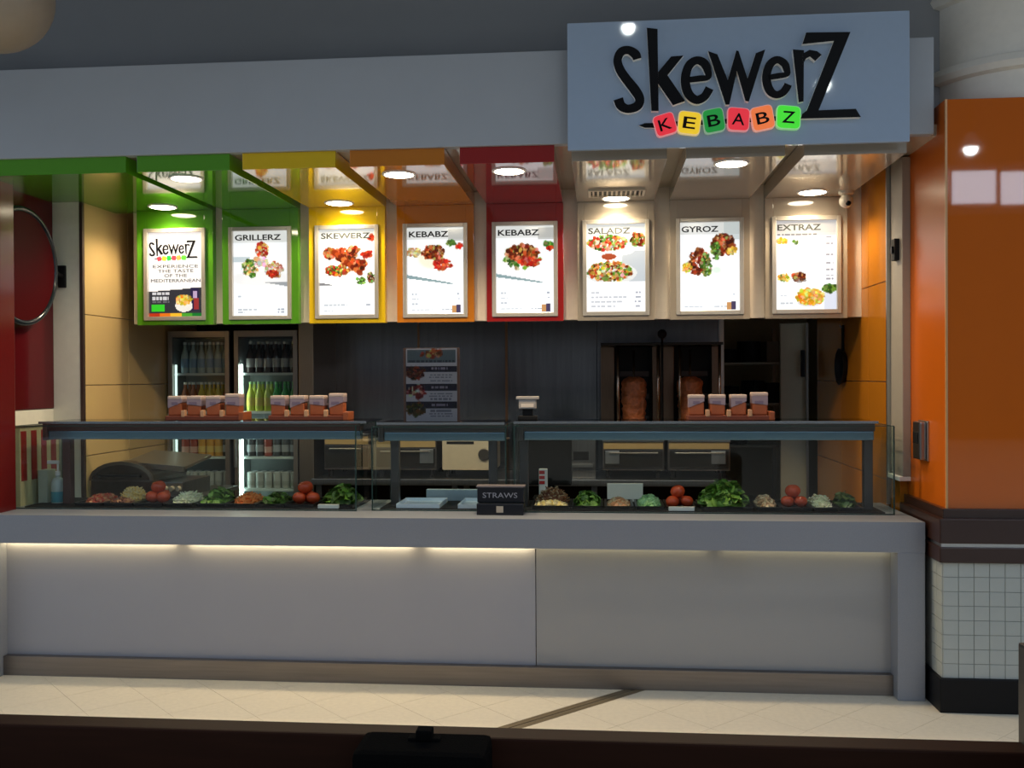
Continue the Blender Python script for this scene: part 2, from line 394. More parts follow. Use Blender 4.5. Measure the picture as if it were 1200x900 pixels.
for r in range(8):
    for c in range(2):
        z0 = 0.168 + r * 0.0712
        if me_s is None:
            o = MB().box(-0.004, 0.002, -tw / 2, tw / 2, -0.0685 / 2, 0.0685 / 2, 0.0012).build('tile', MOSAIC, col); me_s = o.data
        else: o = link_mesh('tile', me_s, col)
        o.location = Vector((1.672, 4.976 + tw / 2 + c * 0.0735, z0 + 0.0345)) - col.location
put('plinth', MB().box(1.652, 3.0, 4.952, 5.60, 0.0, 0.168, 0.005), PLINTH, col)
CXc, CYc, CR = 2.245, 5.50, 0.50
SHAFT = M('shaft_beige', (0.80, 0.76, 0.68), 0.5)
put('round_shaft', MB().lathe([(CR, 3.02), (CR, 4.3)], 48, CXc, CYc), SHAFT, col)
put('shaft_ring', MB().lathe([(CR, 3.17), (CR + 0.03, 3.18), (CR + 0.045, 3.21), (CR + 0.03, 3.245), (CR, 3.255)], 48, CXc, CYc), SHAFT, col)
put('shaft_ring', MB().lathe([(CR, 3.57), (CR + 0.03, 3.58), (CR + 0.045, 3.61), (CR + 0.03, 3.645), (CR, 3.655)], 48, CXc, CYc), SHAFT, col)
put('shaft_capital', MB().lathe([(CR, 3.68), (CR + 0.12, 3.72), (CR + 0.3, 3.83), (CR + 0.4, 4.0), (CR + 0.4, 4.3)], 48, CXc, CYc), SHAFT, col)
# beige globe hanging from the mall ceiling
gl = thing('globe_lamp', 'unlit beige globe lamp hanging from the mall ceiling', 'lamp', (-2.86, 4.4, 3.22))
put('globe', MB().sphere((-2.86, 4.4, 3.49), 0.27, u=32, v=20), M('globe_beige', (0.36, 0.29, 0.21), 0.45), gl)
put('stem', MB().lathe([(0.015, 3.74), (0.015, 4.3)], 12, -2.86, 4.4), ALU, gl)
put('ceiling_rose', MB().lathe([(0.0, 4.26), (0.06, 4.265), (0.06, 4.3), (0, 4.3)], 16, -2.86, 4.4), ALU, gl)

# ================================================================== SERVICE COUNTER
ct = thing('service_counter', 'long pale stone waterfall counter with recessed front panels and steel kickboard', 'counter', (-0.9, 5.5, 0))
put('countertop', MB().box(-4.6, 1.636, CY, 5.355, 0.757, 0.912).box(-3.44, 1.636, 5.355, 5.897, 0.757, 0.912, 0.005), COUNTER, ct)
put('end_leg', MB().box(1.50, 1.636, CY, 5.897, 0.0, 0.757, 0.004), COUNTER, ct)
put('end_leg', MB().box(-4.6, -3.353, CY, 5.355, 0.0, 0.757, 0.004), COUNTER, ct)
put('front_panel', MB().box(-3.353, -0.356, 5.236, 5.26, 0.06, 0.757, 0.001), PANEL_W, ct)
put('front_panel', MB().box(-0.352, 1.50, 5.240, 5.26, 0.06, 0.757, 0.001), PANEL_G, ct)['label'] = 'glossy grey front panel'
put('kickboard', MB().box(-3.353, 1.50, 5.195, 5.262, 0.0, 0.108, 0.002), STEEL_H, ct)
LEDW = M('led_strip_warm', (1, 0.8, 0.5), 0.4, emis=19.0, ecol=(1.0, 0.80, 0.46))
LEDD = M('led_strip_dim', (1, 0.85, 0.5), 0.4, emis=3.0, ecol=(1.0, 0.88, 0.55))
for x0, x1 in ((-3.350, -2.36), (-2.28, -1.02), (-0.94, -0.37)):
    put('led_strip', MB().box(x0, x1, 5.205, 5.225, 0.7515, 0.7585), LEDW, ct)
for x0, x1 in ((-0.33, 0.55), (0.63, 1.496)):
    put('led_strip', MB().box(x0, x1, 5.205, 5.225, 0.7515, 0.7585), LEDD, ct)

# ================================================================== BACKLIT MENU BAYS
POSTER = print_mat('backlit_film', 1.0)
rng = random.Random(11)
BR = [(150, 60, 25), (190, 90, 40), (120, 45, 20), (215, 130, 70), (235, 180, 120), (90, 40, 20)]
GN = [(90, 140, 50), (140, 180, 85), (70, 105, 40), (180, 205, 130)]
RD = [(220, 60, 40), (235, 100, 60), (190, 40, 30)]
YL = [(245, 200, 60), (250, 220, 110), (235, 170, 40), (250, 230, 160)]
def base_print():
    p = Print(66, 96, (250, 253, 255))
    p.rect(0, 0, 1, 0.14, (214, 216, 212), 0.75)
    p.ell(0.45, 0.40, 0.75, 0.33, (255, 255, 255), 1.0, 0, 1.0)
    return p
def lower_text(p, rows):
    for y, a, b in rows:
        p.dashes(0.08, a, y, 0.018, (140, 150, 165), rng, 0.45); p.dashes(b, 0.93, y, 0.018, (120, 130, 150), rng, 0.55)
    return p
def poster_art(i):
    if i == 0:
        p = Print(66, 96, (250, 246, 244))
        p.poly_below(0, 1, 0.70, 0.655, 0.955, 0.955, (66, 66, 72))
        p.rect(0.78, 0.66, 0.93, 0.93, (52, 44, 82)).rect(0.82, 0.70, 0.90, 0.78, (190, 170, 200))
        p.ell(0.65, 0.87, 0.16, 0.075, (235, 232, 226)); p.pile(0.65, 0.80, 0.15, 0.055, YL, 40, 0.05, rng)
        p.rect(0.84, 0.78, 0.92, 0.92, (190, 70, 60), 0.8)
        p.dashes(0.06, 0.40, 0.71, 0.028, (225, 225, 230), rng, 0.9).dashes(0.06, 0.36, 0.765, 0.032, (225, 225, 230), rng, 0.9).dashes(0.06, 0.40, 0.815, 0.014, (150, 150, 155), rng)
        p.rect(0.05, 0.855, 0.29, 0.935, (70, 205, 60))
        for k, c in enumerate([(190, 70, 35), (225, 130, 40), (240, 190, 60), (90, 170, 60), (40, 130, 60)]): p.rect(k * 0.2, 0.96, k * 0.2 + 0.2, 1, c)
        return p
    p = base_print()
    if i == 1:
        p.rect(0, 0.30, 0.3, 0.36, (190, 205, 210), 0.7)
        p.ell(0.5, 0.56, 0.55, 0.09, (245, 245, 245)); p.poly_below(0.5, 1, 0.60, 0.60, 0.60, 0.66, (150, 155, 160), 0.8)
        p.pile(0.52, 0.23, 0.11, 0.09, RD + [(250, 190, 110), (255, 230, 190)], 40, 0.05, rng)
        p.pile(0.50, 0.36, 0.12, 0.05, [(250, 225, 180), (245, 205, 150), (255, 250, 240)], 30, 0.06, rng)
        p.pile(0.30, 0.44, 0.15, 0.10, GN[:3] + [(250, 230, 180), (230, 170, 110), (255, 245, 225)], 60, 0.05, rng)
        p.pile(0.74, 0.46, 0.16, 0.09, [(170, 90, 50), (225, 170, 120), (255, 245, 235), (240, 220, 190)], 60, 0.05, rng)
        p.pile(0.72, 0.50, 0.10, 0.04, RD + BR[:2], 20, 0.05, rng)
        lower_text(p, [(0.76, 0.14, 0.93), (0.92, 0.42, 0.80), (0.95, 0.2, 0.80)])
    elif i == 2:
        for a, b, r in ((0.18, 0.28, 0.10), (0.42, 0.30, 0.14), (0.60, 0.26, 0.11), (0.72, 0.42, 0.12), (0.52, 0.40, 0.15)):
            p.pile(a, b, r, r * 0.55, BR + [RD[1]], 34, 0.06, rng)
        for k in range(9): p.ell(0.28 + k * 0.055, 0.27 + k * 0.030, 0.07, 0.035, BR[k % 4], 0.9, 0.5, 0.4)
        p.pile(0.32, 0.48, 0.2, 0.06, GN + YL[:2] + BR[:2] + RD, 70, 0.05, rng)
        p.pile(0.86, 0.30, 0.10, 0.035, RD, 14, 0.06, rng); p.pile(0.93, 0.10, 0.06, 0.03, RD + BR[:1], 10, 0.05, rng)
        p.pile(0.74, 0.60, 0.08, 0.04, GN, 18, 0.04, rng); p.pile(0.93, 0.57, 0.07, 0.06, GN + BR, 24, 0.04, rng)
        p.poly_below(0, 0.22, 0.62, 0.645, 0.66, 0.655, (120, 120, 125), 0.8)
        lower_text(p, [(0.88, 0.5, 0.84), (0.945, 0.24, 0.95)])
    elif i in (3, 4):
        p.rect(0.72, 0.02, 1, 0.16, (175, 175, 170), 0.6)
        p.poly_below(0, 0.8, 0.545, 0.645, 0.585, 0.66, (120, 150, 155), 0.75)
        if i == 3:
            p.pile(0.12, 0.28, 0.12, 0.05, [(220, 190, 130), (190, 160, 90), (240, 225, 180)], 24, 0.05, rng)
            p.ell(0.42, 0.36, 0.26, 0.13, (252, 244, 222), 0.9, 0, 0.5)
            p.pile(0.46, 0.29, 0.20, 0.085, BR, 80, 0.05, rng); p.pile(0.62, 0.43, 0.16, 0.06, RD + [(240, 140, 90)], 34, 0.055, rng)
            p.pile(0.80, 0.18, 0.09, 0.03, GN[:2], 14, 0.05, rng); p.pile(0.92, 0.22, 0.07, 0.025, RD, 8, 0.05, rng)
        else:
            p.pile(0.44, 0.36, 0.34, 0.13, GN + YL[3:], 70, 0.06, rng)
            p.pile(0.46, 0.31, 0.28, 0.09, BR, 90, 0.06, rng); p.pile(0.58, 0.41, 0.20, 0.05, RD + [(240, 140, 100)], 34, 0.055, rng)
            p.pile(0.92, 0.21, 0.08, 0.03, GN[:2], 12, 0.05, rng); p.pile(0.93, 0.26, 0.07, 0.02, RD, 8, 0.05, rng)
        lower_text(p, [(0.76, 0.16, 0.88), (0.82, 0.2, 0.90), (0.875, 0.18, 0.97), (0.945, 0.45, 0.60)])
        p.rect(0.79, 0.91, 0.87, 0.99, (205, 160, 110)).rect(0.87, 0.90, 0.94, 0.985, (90, 80, 110))
    elif i == 5:
        p.rect(0.6, 0.30, 1, 0.66, (176, 186, 196), 0.7)
        p.ell(0.40, 0.30, 0.42, 0.07, (240, 240, 240)); p.pile(0.36, 0.21, 0.34, 0.085, GN + RD + BR[3:] + [(250, 240, 220)], 110, 0.05, rng)
        p.pile(0.88, 0.18, 0.14, 0.075, GN[:2] + BR, 44, 0.05, rng); p.ell(0.38, 0.37, 0.13, 0.035, (170, 90, 60))
        p.ell(0.42, 0.56, 0.44, 0.125, (225, 228, 230)); p.pile(0.40, 0.54, 0.38, 0.11, GN[:2] + BR[1:5] + YL[:1] + [(250, 240, 225), (235, 180, 130)], 170, 0.05, rng)
        p.rect(0, 0.655, 1, 1, (252, 253, 255))
        lower_text(p, [(0.77, 0.24, 0.84), (0.825, 0.68, 0.84), (0.88, 0.60, 0.82), (0.93, 0.48, 0.84)])
    elif i == 6:
        p.rect(0.75, 0.0, 1, 0.2, (190, 200, 200), 0.6)
        p.pile(0.32, 0.44, 0.17, 0.15, BR, 60, 0.06, rng); p.pile(0.44, 0.48, 0.09, 0.13, GN, 30, 0.05, rng); p.pile(0.12, 0.51, 0.08, 0.05, YL, 14, 0.05, rng)
        p.pile(0.73, 0.25, 0.18, 0.12, BR, 60, 0.06, rng); p.pile(0.60, 0.32, 0.07, 0.10, GN, 24, 0.05, rng); p.pile(0.88, 0.33, 0.08, 0.04, YL, 14, 0.05, rng)
        p.ell(0.62, 0.54, 0.10, 0.05, (205, 240, 215), 0.5, 0, 0.8)
        lower_text(p, [(0.81, 0.06, 0.89), (0.945, 0.40, 0.58)])
        p.rect(0.79, 0.905, 0.87, 0.985, (205, 160, 110)).rect(0.87, 0.90, 0.945, 0.985, (90, 80, 110))
    else:
        p.rect(0, 0, 1, 0.17, (196, 194, 194), 0.8)
        p.pile(0.11, 0.225, 0.09, 0.03, YL, 16, 0.05, rng); p.pile(0.34, 0.24, 0.05, 0.02, GN, 8, 0.04, rng)
        p.pile(0.13, 0.64, 0.10, 0.04, YL[1:] + GN[:1], 20, 0.05, rng); p.pile(0.38, 0.63, 0.11, 0.04, BR, 26, 0.05, rng); p.ell(0.40, 0.67, 0.11, 0.025, (90, 80, 80), 0.5)
        p.rect(0.8, 0.74, 1, 1, (190, 200, 225), 0.5)
        p.pile(0.90, 0.765, 0.12, 0.045, GN[:3], 34, 0.05, rng)
        p.ell(0.56, 0.92, 0.20, 0.05, (225, 225, 228)); p.pile(0.57, 0.855, 0.23, 0.085, YL + [(225, 160, 50)], 110, 0.055, rng)
        for y in (0.18, 0.25, 0.38, 0.47, 0.545, 0.61, 0.65): p.dashes(0.84, 0.95, y, 0.02, (120, 120, 135), rng, 0.6)
        p.dashes(0.03, 0.7, 0.145, 0.02, (110, 110, 115), rng, 0.7)
        lower_text(p, [(0.83, 0.18, 0.95), (0.92, 0.30, 0.95)])
    return p
GREEN = M('green_gloss', (0.085, 0.30, 0.012), 0.06, var=0.03, ior=1.75)
YELLOW = M('yellow_gloss', (0.72, 0.48, 0.006), 0.06, var=0.03, ior=1.75)
ORANGE = M('orange_gloss', (0.52, 0.17, 0.010), 0.06, var=0.03, ior=1.75)
REDG = M('red_gloss', (0.30, 0.012, 0.010), 0.06, var=0.03, ior=1.75)
STONE = M('taupe_gloss', (0.36, 0.31, 0.25), 0.06, var=0.03, ior=1.75)
FRAME = M('silver_frame', (0.62, 0.58, 0.52), 0.3, 0.6)
TITLE = M('print_dark_grey', (0.045, 0.05, 0.05), 0.8, ior=1.15)
bays = [(-3.086, -2.560, GREEN, 'GRILLERZ0', 'green menu bay with a slogan poster, beside the tan tiles'),
        (-2.497, -1.980, GREEN, 'GRILLERZ', 'green menu bay with a backlit poster of three grilled pieces'),
        (-1.909, -1.400, YELLOW, 'SKEWERZ', 'yellow menu bay with a backlit poster of grilled skewers'),
        (-1.322, -0.815, ORANGE, 'KEBABZ', 'orange menu bay with a backlit poster of a filled kebab'),
        (-0.733, -0.236, REDG, 'KEBABZ', 'red menu bay with a backlit poster of one meat kebab'),
        (-0.146, 0.344, STONE, 'SALADZ', 'taupe menu bay with a backlit poster of salad bowls'),
        (0.441, 0.941, STONE, 'GYROZ', 'taupe menu bay with a backlit poster of two wraps'),
        (1.036, 1.541, STONE, 'EXTRAZ', 'taupe menu bay with a backlit poster of fries and sides')]
widths = [0, 0.84, 0.88, 0.70, 0.72, 0.72, 0.62, 0.72]
RIM = {}
for i, (x0, x1, mt, ttl, lab) in enumerate(bays):
    xm = (x0 + x1) / 2
    t = thing('menu_board', lab, 'menu board', (xm, YM, 2.02), 'menu bays above the counter')
    f0, f1 = xm - 0.212, xm + 0.212
    fz0, fz1 = 2.05, 2.662
    # surround with a rebate for the poster
    put('surround', MB().box(x0, f0 + .01, YM, 6.335, 2.02, ZC, 0.002).box(f1 - .01, x1, YM, 6.335, 2.02, ZC, 0.002).box(f0 + .01, f1 - .01, YM, 6.335, 2.02, fz0 + .01, 0.002).box(f0 + .01, f1 - .01, YM, 6.335, fz1 - .01, ZC, 0.002), mt, t)
    put('canopy', MB().box(x0, x1, FL, 6.335, ZC, ZC + 0.088, 0.002) if i else MB().floorpoly([(-3.455, FL), (x1, FL), (x1, 6.335), (-3.262, 6.335), (-3.262, 5.897), (-3.455, 5.897)], ZC, ZC + 0.088), mt, t)
    put('poster_frame', MB().box(f0, f0 + 0.026, YM - 0.014, YM + 0.03, fz0, fz1, 0.003).box(f1 - 0.026, f1, YM - 0.014, YM + 0.03, fz0, fz1, 0.003)
        .box(f0 + 0.026, f1 - 0.026, YM - 0.014, YM + 0.03, fz0, fz0 + 0.026, 0.003).box(f0 + 0.026, f1 - 0.026, YM - 0.014, YM + 0.03, fz1 - 0.026, fz1, 0.003), FRAME, t)
    px0, px1, pz0, pz1 = f0 + 0.026, f1 - 0.026, fz0 + 0.026, fz1 - 0.026
    po = poster_art(i).build('poster', px0, px1, YM + 0.012, pz0, pz1, POSTER, t)
    pw, ph = px1 - px0, pz1 - pz0
    L = lambda u, v: (px0 + u * pw - xm, 0.0105, pz1 - v * ph - 2.02)
    if i:
        w = widths[i] * pw
        text('title', ttl, w, 0.038, L(0.03 + widths[i] / 2, 0.075), TITLE, po, bold=0.02)
    else:
        for s, w, v in (('EXPERIENCE', 0.84, 0.40), ('THE TASTE', 0.66, 0.455), ('OF THE', 0.42, 0.51), ('MEDITERRANEAN', 0.92, 0.57)):
            text('slogan', s, w * pw, 0.021, L(0.5, v), TITLE, po)

# ================================================================== LOGO SIGN
SX0, SX1, SZ0, SZ1, SY = -0.162, 1.523, 2.812, 3.457, 4.98
def sg(px, py):
    t = (px - 665) / 401.0; yt = 28 - 17 * t; yb = 178 - 14 * t
    return (SX0 + t * (SX1 - SX0), SZ1 - (py - yt) / (yb - yt) * (SZ1 - SZ0))
def A1(u, v): return sg(690 + u / 6, 20 + v / 6)
def A2(u, v): return sg(850 + u / 6, 20 + v / 6)
def A3(u, v): return sg(740 + u / 5.4545, 110 + v / 5.4545)
def smooth_path(pts, n=5):
    out = []; P = [pts[0]] + list(pts) + [pts[-1]]
    for i in range(1, len(P) - 2):
        p0, p1, p2, p3 = P[i - 1:i + 3]
        for k in range(n):
            t = k / n; out.append(tuple(0.5 * ((2 * p1[j]) + (-p0[j] + p2[j]) * t + (2 * p0[j] - 5 * p1[j] + 4 * p2[j] - p3[j]) * t * t + (-p0[j] + 3 * p1[j] - 3 * p2[j] + p3[j]) * t ** 3) for j in range(len(p1))))
    out.append(tuple(pts[-1])); return out
def stroke(pts):
    """centre line points (u, v, half width) -> list of quads"""
    P = smooth_path(pts); L, Rr = [], []
    for i, (x, y, w) in enumerate(P):
        a = P[max(i - 1, 0)]; b = P[min(i + 1, len(P) - 1)]; dx, dy = b[0] - a[0], b[1] - a[1]; d = math.hypot(dx, dy) or 1
        L.append((x - dy / d * w, y + dx / d * w)); Rr.append((x + dy / d * w, y - dx / d * w))
    return L, Rr
def strip_prism(mb, L, Rr, f, y0, y1):
    a = [[mb.bm.verts.new((f(*p)[0], y, f(*p)[1])) for p in side] for side in (L, Rr) for y in (y0, y1)]
    lf, lb, rf, rb = a; n = len(lf)
    for i in range(n - 1):
        q = mb.bm.faces.new((lf[i], lf[i + 1], rf[i + 1], rf[i])); q.material_index = 0
        q = mb.bm.faces.new((lb[i], rb[i], rb[i + 1], lb[i + 1])); q.material_index = 1
        q = mb.bm.faces.new((lf[i], lb[i], lb[i + 1], lf[i + 1])); q.material_index = 1
        q = mb.bm.faces.new((rf[i], rf[i + 1], rb[i + 1], rb[i])); q.material_index = 1
    for i in (0, n - 1):
        q = mb.bm.faces.new((lf[i], rf[i], rb[i], lb[i])); q.material_index = 1
sign = thing('shop_sign', 'large grey blue shop sign with tall black lettering and six coloured letter cubes', 'sign', ((SX0 + SX1) / 2, SY, SZ0))
put('sign_panel', MB().box(SX0, SX1, SY, SY + 0.025, SZ0, SZ1, 0.003), SIGNFACE, sign)
for x in (SX0 + .15, SX1 - .15):
    for z in (3.0, 3.25): put('stand_off', MB().box(x - .03, x + .03, SY + .025, SY + .09, z, z + .06), ALU, sign)
Y0, Y1 = SY - 0.032, SY + 0.001
LM = [BLACK, PALE]
def letter(strokes, polys, f):
    mb = MB()
    for s in strokes:
        L, Rr = stroke(s); strip_prism(mb, L, Rr, f, Y0, Y1)
    for k, p in enumerate(polys): mb.prism([f(*q) for q in p], Y0 - 0.0003 * (k + 1), Y1, 0, 1)
    put('letter', mb, LM, sign)
def both(f): return f
letter([[(352, 312, 30), (338, 278, 34), (290, 250, 30), (238, 262, 30), (212, 318, 30), (228, 385, 33), (275, 455, 34), (335, 530, 36), (368, 590, 33), (352, 640, 32), (285, 662, 30), (235, 640, 34), (215, 592, 36)]], [], A1)
letter([], [[(420, 92), (497, 100), (502, 676), (450, 676)], [(500, 402), (592, 293), (680, 285), (566, 425), (690, 605), (604, 635), (500, 485)]], A1)
letter([[(715, 456, 20), (790, 446, 22), (850, 437, 20), (852, 400, 26), (828, 342, 32), (775, 318, 28), (722, 350, 30), (694, 425, 32), (695, 500, 33), (722, 565, 33), (772, 596, 30), (822, 575, 29), (848, 540, 30), (862, 512, 30)]], [], A1)
letter([], [[(852, 253), (918, 276), (990, 455), (1050, 248), (1066, 252), (1128, 445), (1186, 266), (1252, 240), (1136, 606), (1112, 600), (1054, 392), (1000, 628), (974, 628)]], A1)
letter([[(312, 436, 18), (380, 424, 20), (442, 412, 18), (442, 385, 24), (424, 338, 28), (375, 311, 26), (328, 340, 28), (302, 405, 30), (302, 470, 31), (325, 530, 31), (368, 556, 26), (412, 540, 26), (438, 508, 27), (450, 482, 27)]], [], A2)
letter([], [[(482, 238), (560, 244), (556, 602), (522, 608)], [(550, 268), (598, 241), (650, 250), (682, 275), (636, 320), (600, 288), (574, 302), (550, 345)]], A2)
letter([], [[(575, 120), (880, 115), (660, 662), (915, 650), (950, 708), (535, 722), (545, 690), (578, 664), (766, 178), (548, 202)]], A2)
# skewer rod through six coloured cubes
mb = MB(); mb.prism([A3(*q) for q in [(55, 211), (95, 196), (165, 194), (165, 226), (95, 226)]], SY - 0.016, SY + 0.001, 0, 1)
mb.prism([A3(*q) for q in [(165, 190), (1095, 135), (1095, 165), (165, 222)]], SY - 0.012, SY + 0.001, 0, 1)
put('skewer_rod', mb, LM, sign)
cubes = [('K', [(145, 165), (270, 125), (305, 250), (180, 287)], (0.86, 0.03, 0.05)), ('E', [(320, 119), (458, 135), (440, 271), (308, 257)], (0.95, 0.62, 0.02)),
         ('B', [(464, 121), (590, 95), (612, 236), (485, 263)], (0.01, 0.28, 0.04)), ('A', [(630, 95), (766, 105), (757, 242), (628, 236)], (0.86, 0.03, 0.05)),
         ('B', [(770, 105), (902, 75), (926, 216), (795, 246)], (0.95, 0.20, 0.05)), ('Z', [(944, 79), (1087, 90), (1081, 228), (938, 221)], (0.06, 0.80, 0.03))]
def roundpoly(q, r=0.22, n=4):
    out = []
    for i in range(4):
        p, a, b = q[i], q[i - 1], q[(i + 1) % 4]
        s = (p[0] + (a[0] - p[0]) * r, p[1] + (a[1] - p[1]) * r); e = (p[0] + (b[0] - p[0]) * r, p[1] + (b[1] - p[1]) * r)
        for k in range(n + 1):
            t = k / n; out.append(tuple((1 - t) ** 2 * s[j] + 2 * t * (1 - t) * p[j] + t * t * e[j] for j in (0, 1)))
    return out
for k, (ch, q, c) in enumerate(cubes):
    pts = [A3(*p) for p in q]; mx_, mz_ = sum(p[0] for p in pts) / 4, sum(p[1] for p in pts) / 4
    cm = M('cube_%d' % k, c, 0.3, emis=0.55, ecol=c); pm = M('cube_edge_%d' % k, tuple(min(1, 0.35 + 0.65 * v) for v in c), 0.4, emis=0.3)
    cu = put('cube', MB().prism(roundpoly(pts), SY - 0.028, SY + 0.001, 0, 1), [cm, pm], sign)
    put('cube_rim', MB().prism(roundpoly([(mx_ + (p[0] - mx_) * 1.08, mz_ + (p[1] - mz_) * 1.08) for p in pts]), SY - 0.023, SY + 0.001), pm, cu)
    ang = math.atan2(pts[1][1] - pts[0][1], pts[1][0] - pts[0][0])
    o = text('cube_letter', ch, 0.062, 0.058, (mx_ - sign.location.x, -0.0285, mz_ - sign.location.z), BLACK, cu, bold=0.01)
    o.rotation_euler = (0, -ang, 0)

# the same logo, printed small on the first poster
first = [o for o in bpy.data.objects if o.name == 'poster'][0]
K = 0.335 / 1.2
lm = bpy.data.materials['print_dark_grey']
for o in [q for q in bpy.data.objects if q.parent is sign and q.name.split('.')[0] in ('letter', 'skewer_rod', 'cube')]:
    c = link_mesh('logo_' + o.name.split('.')[0], o.data, first); c.scale = (K, K * 0.06, K)
    c.location = (0.0 - 0.045 * K, 0.0092 , 2.516 - 2.02 - 0.30 * K)

# ================================================================== DOWNLIGHTS, VENT, CAMERA UNDER THE CANOPIES
def downlight(x, y, label, watts):
    t = thing('downlight', label, 'downlight', (x, y, ZC - 0.012), 'downlights in the canopies')
    put('trim_ring', MB().lathe([(0.080, ZC + 0.002), (0.080, ZC - 0.006), (0.092, ZC - 0.006), (0.095, ZC + 0.002)], 28, x, y), WHITE, t)
    put('lens', MB().lathe([(0.080, ZC + 0.001), (0.078, ZC - 0.007), (0.06, ZC - 0.011), (0.0, ZC - 0.013)], 28, x, y), LENS, t)
    ld = bpy.data.lights.new('downlight_beam', 'SPOT'); ld.energy = watts; ld.color = (1.0, 0.80, 0.52); ld.spot_size = R(152); ld.spot_blend = 0.6; ld.shadow_soft_size = 0.05
    lo = bpy.data.objects.new('downlight_beam', ld); C.objects.link(lo); lo.parent = t; lo.location = (0, 0, -0.03)
    return t
downlight(-2.83, 6.12, 'warm downlight in the green canopy beside the tan tiles', 27)
downlight(-1.66, 6.12, 'warm downlight in the yellow canopy', 27)
downlight(0.10, 6.16, 'warm downlight beside the vent in a taupe canopy', 27)
downlight(1.29, 6.10, 'warm downlight in the taupe canopy with the dome camera', 27)
downlight(-2.30, 5.27, 'warm downlight in the green canopy next to the yellow one', 40)
downlight(-1.10, 5.30, 'warm downlight in the orange canopy', 40)
downlight(-0.49, 5.28, 'warm downlight in the red canopy', 40)
downlight(0.69, 5.23, 'warm downlight in the taupe canopy above the two wraps poster', 40)
vt = thing('air_vent', 'slatted air vent in the canopy above the salad bowls poster', 'vent', (0.10, 5.96, ZC - 0.012))
put('vent_frame', MB().box(-0.07, 0.27, 5.86, 5.875, ZC - 0.012, ZC + .001).box(-0.07, 0.27, 6.045, 6.06, ZC - 0.012, ZC + .001).box(-0.07, -0.055, 5.875, 6.045, ZC - 0.012, ZC + .001).box(0.255, 0.27, 5.875, 6.045, ZC - 0.012, ZC + .001), M('vent_beige', (0.55, 0.48, 0.38), 0.4), vt)
put('vent_back', MB().box(-0.055, 0.255, 5.875, 6.045, ZC - 0.003, ZC + .001), BLACKM, vt)
for k in range(11):
    put('slat', MB().box(-0.045 + k * 0.028, -0.034 + k * 0.028, 5.875, 6.045, ZC - 0.011, ZC - 0.002), M('vent_beige'), vt)
dc = thing('dome_camera', 'small round security camera under the last canopy by the orange tiles', 'camera', (1.49, 6.10, ZC - 0.07))
put('mount', MB().lathe([(0.0, ZC + .001), (0.045, ZC + .001), (0.045, ZC - 0.018), (0.02, ZC - 0.03), (0, ZC - 0.03)], 20, 1.49, 6.10), M('cam_beige', (0.55, 0.50, 0.42), 0.35), dc)
ball = put('ball', MB().sphere((1.49, 6.10, ZC - 0.06), 0.042, u=20, v=12), M('cam_beige'), dc)
put('lens', MB().sphere((1.495, 6.07, ZC - 0.078), 0.017), BLACK, ball)

# ================================================================== WALL RING SIGN, LEFT
rg = thing('round_wall_sign', 'round dark red disc in a dark metal ring bracketed off the side wall', 'sign', (-3.40, 5.47, 2.0))
mrot = Matrix.Translation((-3.385, 5.47, 2.33)) @ Matrix.Rotation(R(90), 4, 'Y')
put('ring', MB().lathe([(0.335 + 0.018 * math.cos(a), 0.018 * math.sin(a)) for a in [k * math.pi / 5 for k in range(11)]], 56, mtx=mrot), M('ring_metal', (0.012, 0.018, 0.026), 0.15), rg)
put('disc', MB().lathe([(0.0, 0.006), (0.33, 0.006), (0.33, -0.004), (0.0, -0.004)], 56, mtx=mrot), M('disc_red', (0.07, 0.004, 0.006), 0.35, ior=1.1), rg)
put('bracket_arm', MB().tube([(-3.385, 5.80, 2.33), (-3.385, 5.85, 2.318), (-3.385, 5.892, 2.31)], 0.014), BLACKM, rg)
put('bracket_plate', MB().box(-3.41, -3.362, 5.878, 5.899, 2.24, 2.38, 0.004), BLACKM, rg)
# ================================================================== ON THE RIGHT SIDE
dp = thing('wall_dispenser', 'slim steel wall dispenser on the side of the orange column', 'dispenser', (1.69, 5.32, 1.21))
put('back_plate', MB().box(1.690, 1.70, 5.25, 5.40, 1.21, 1.42, 0.003), ALU, dp)
put('cover', MB().box(1.655, 1.690, 5.265, 5.385, 1.215, 1.415, 0.012), STEEL, dp)
put('opening', MB().box(1.651, 1.656, 5.285, 5.365, 1.30, 1.36, 0.002), BLACKM, dp)
sb = thing('switch_box', 'small black switch box high on the beige pier', 'switch', (1.645, 5.66, 2.30))
put('box', MB().box(1.628, 1.655, 5.60, 5.66, 2.30, 2.42, 0.003), BLACKM, sb)
put('knob', MB().box(1.618, 1.629, 5.615, 5.645, 2.34, 2.38, 0.003), BLACK, sb)
pn = thing('pan_reflection', 'dark pan shape standing in for a reflection on the orange tiled wall below the menu boards', 'pan', (1.60, 6.75, 1.58))  # added dark shape in place of a reflection on the tiles
pm_ = Matrix.Translation((1.639, 6.78, 1.72)) @ Matrix.Rotation(R(-90), 4, 'Y')
put('pan_body', MB().lathe([(0.0, 0.0), (0.10, 0.0), (0.125, 0.035), (0.12, 0.035), (0.097, 0.006), (0, 0.006)], 28, mtx=pm_), BLACKM, pn)
put('pan_handle', MB().box(1.624, 1.638, 6.768, 6.792, 1.825, 2.0, 0.003), BLACKM, pn)
put('hook', MB().tube([(1.641, 6.78, 1.985), (1.618, 6.78, 1.985), (1.614, 6.78, 2.0)], 0.005, 6), STEEL, pn)

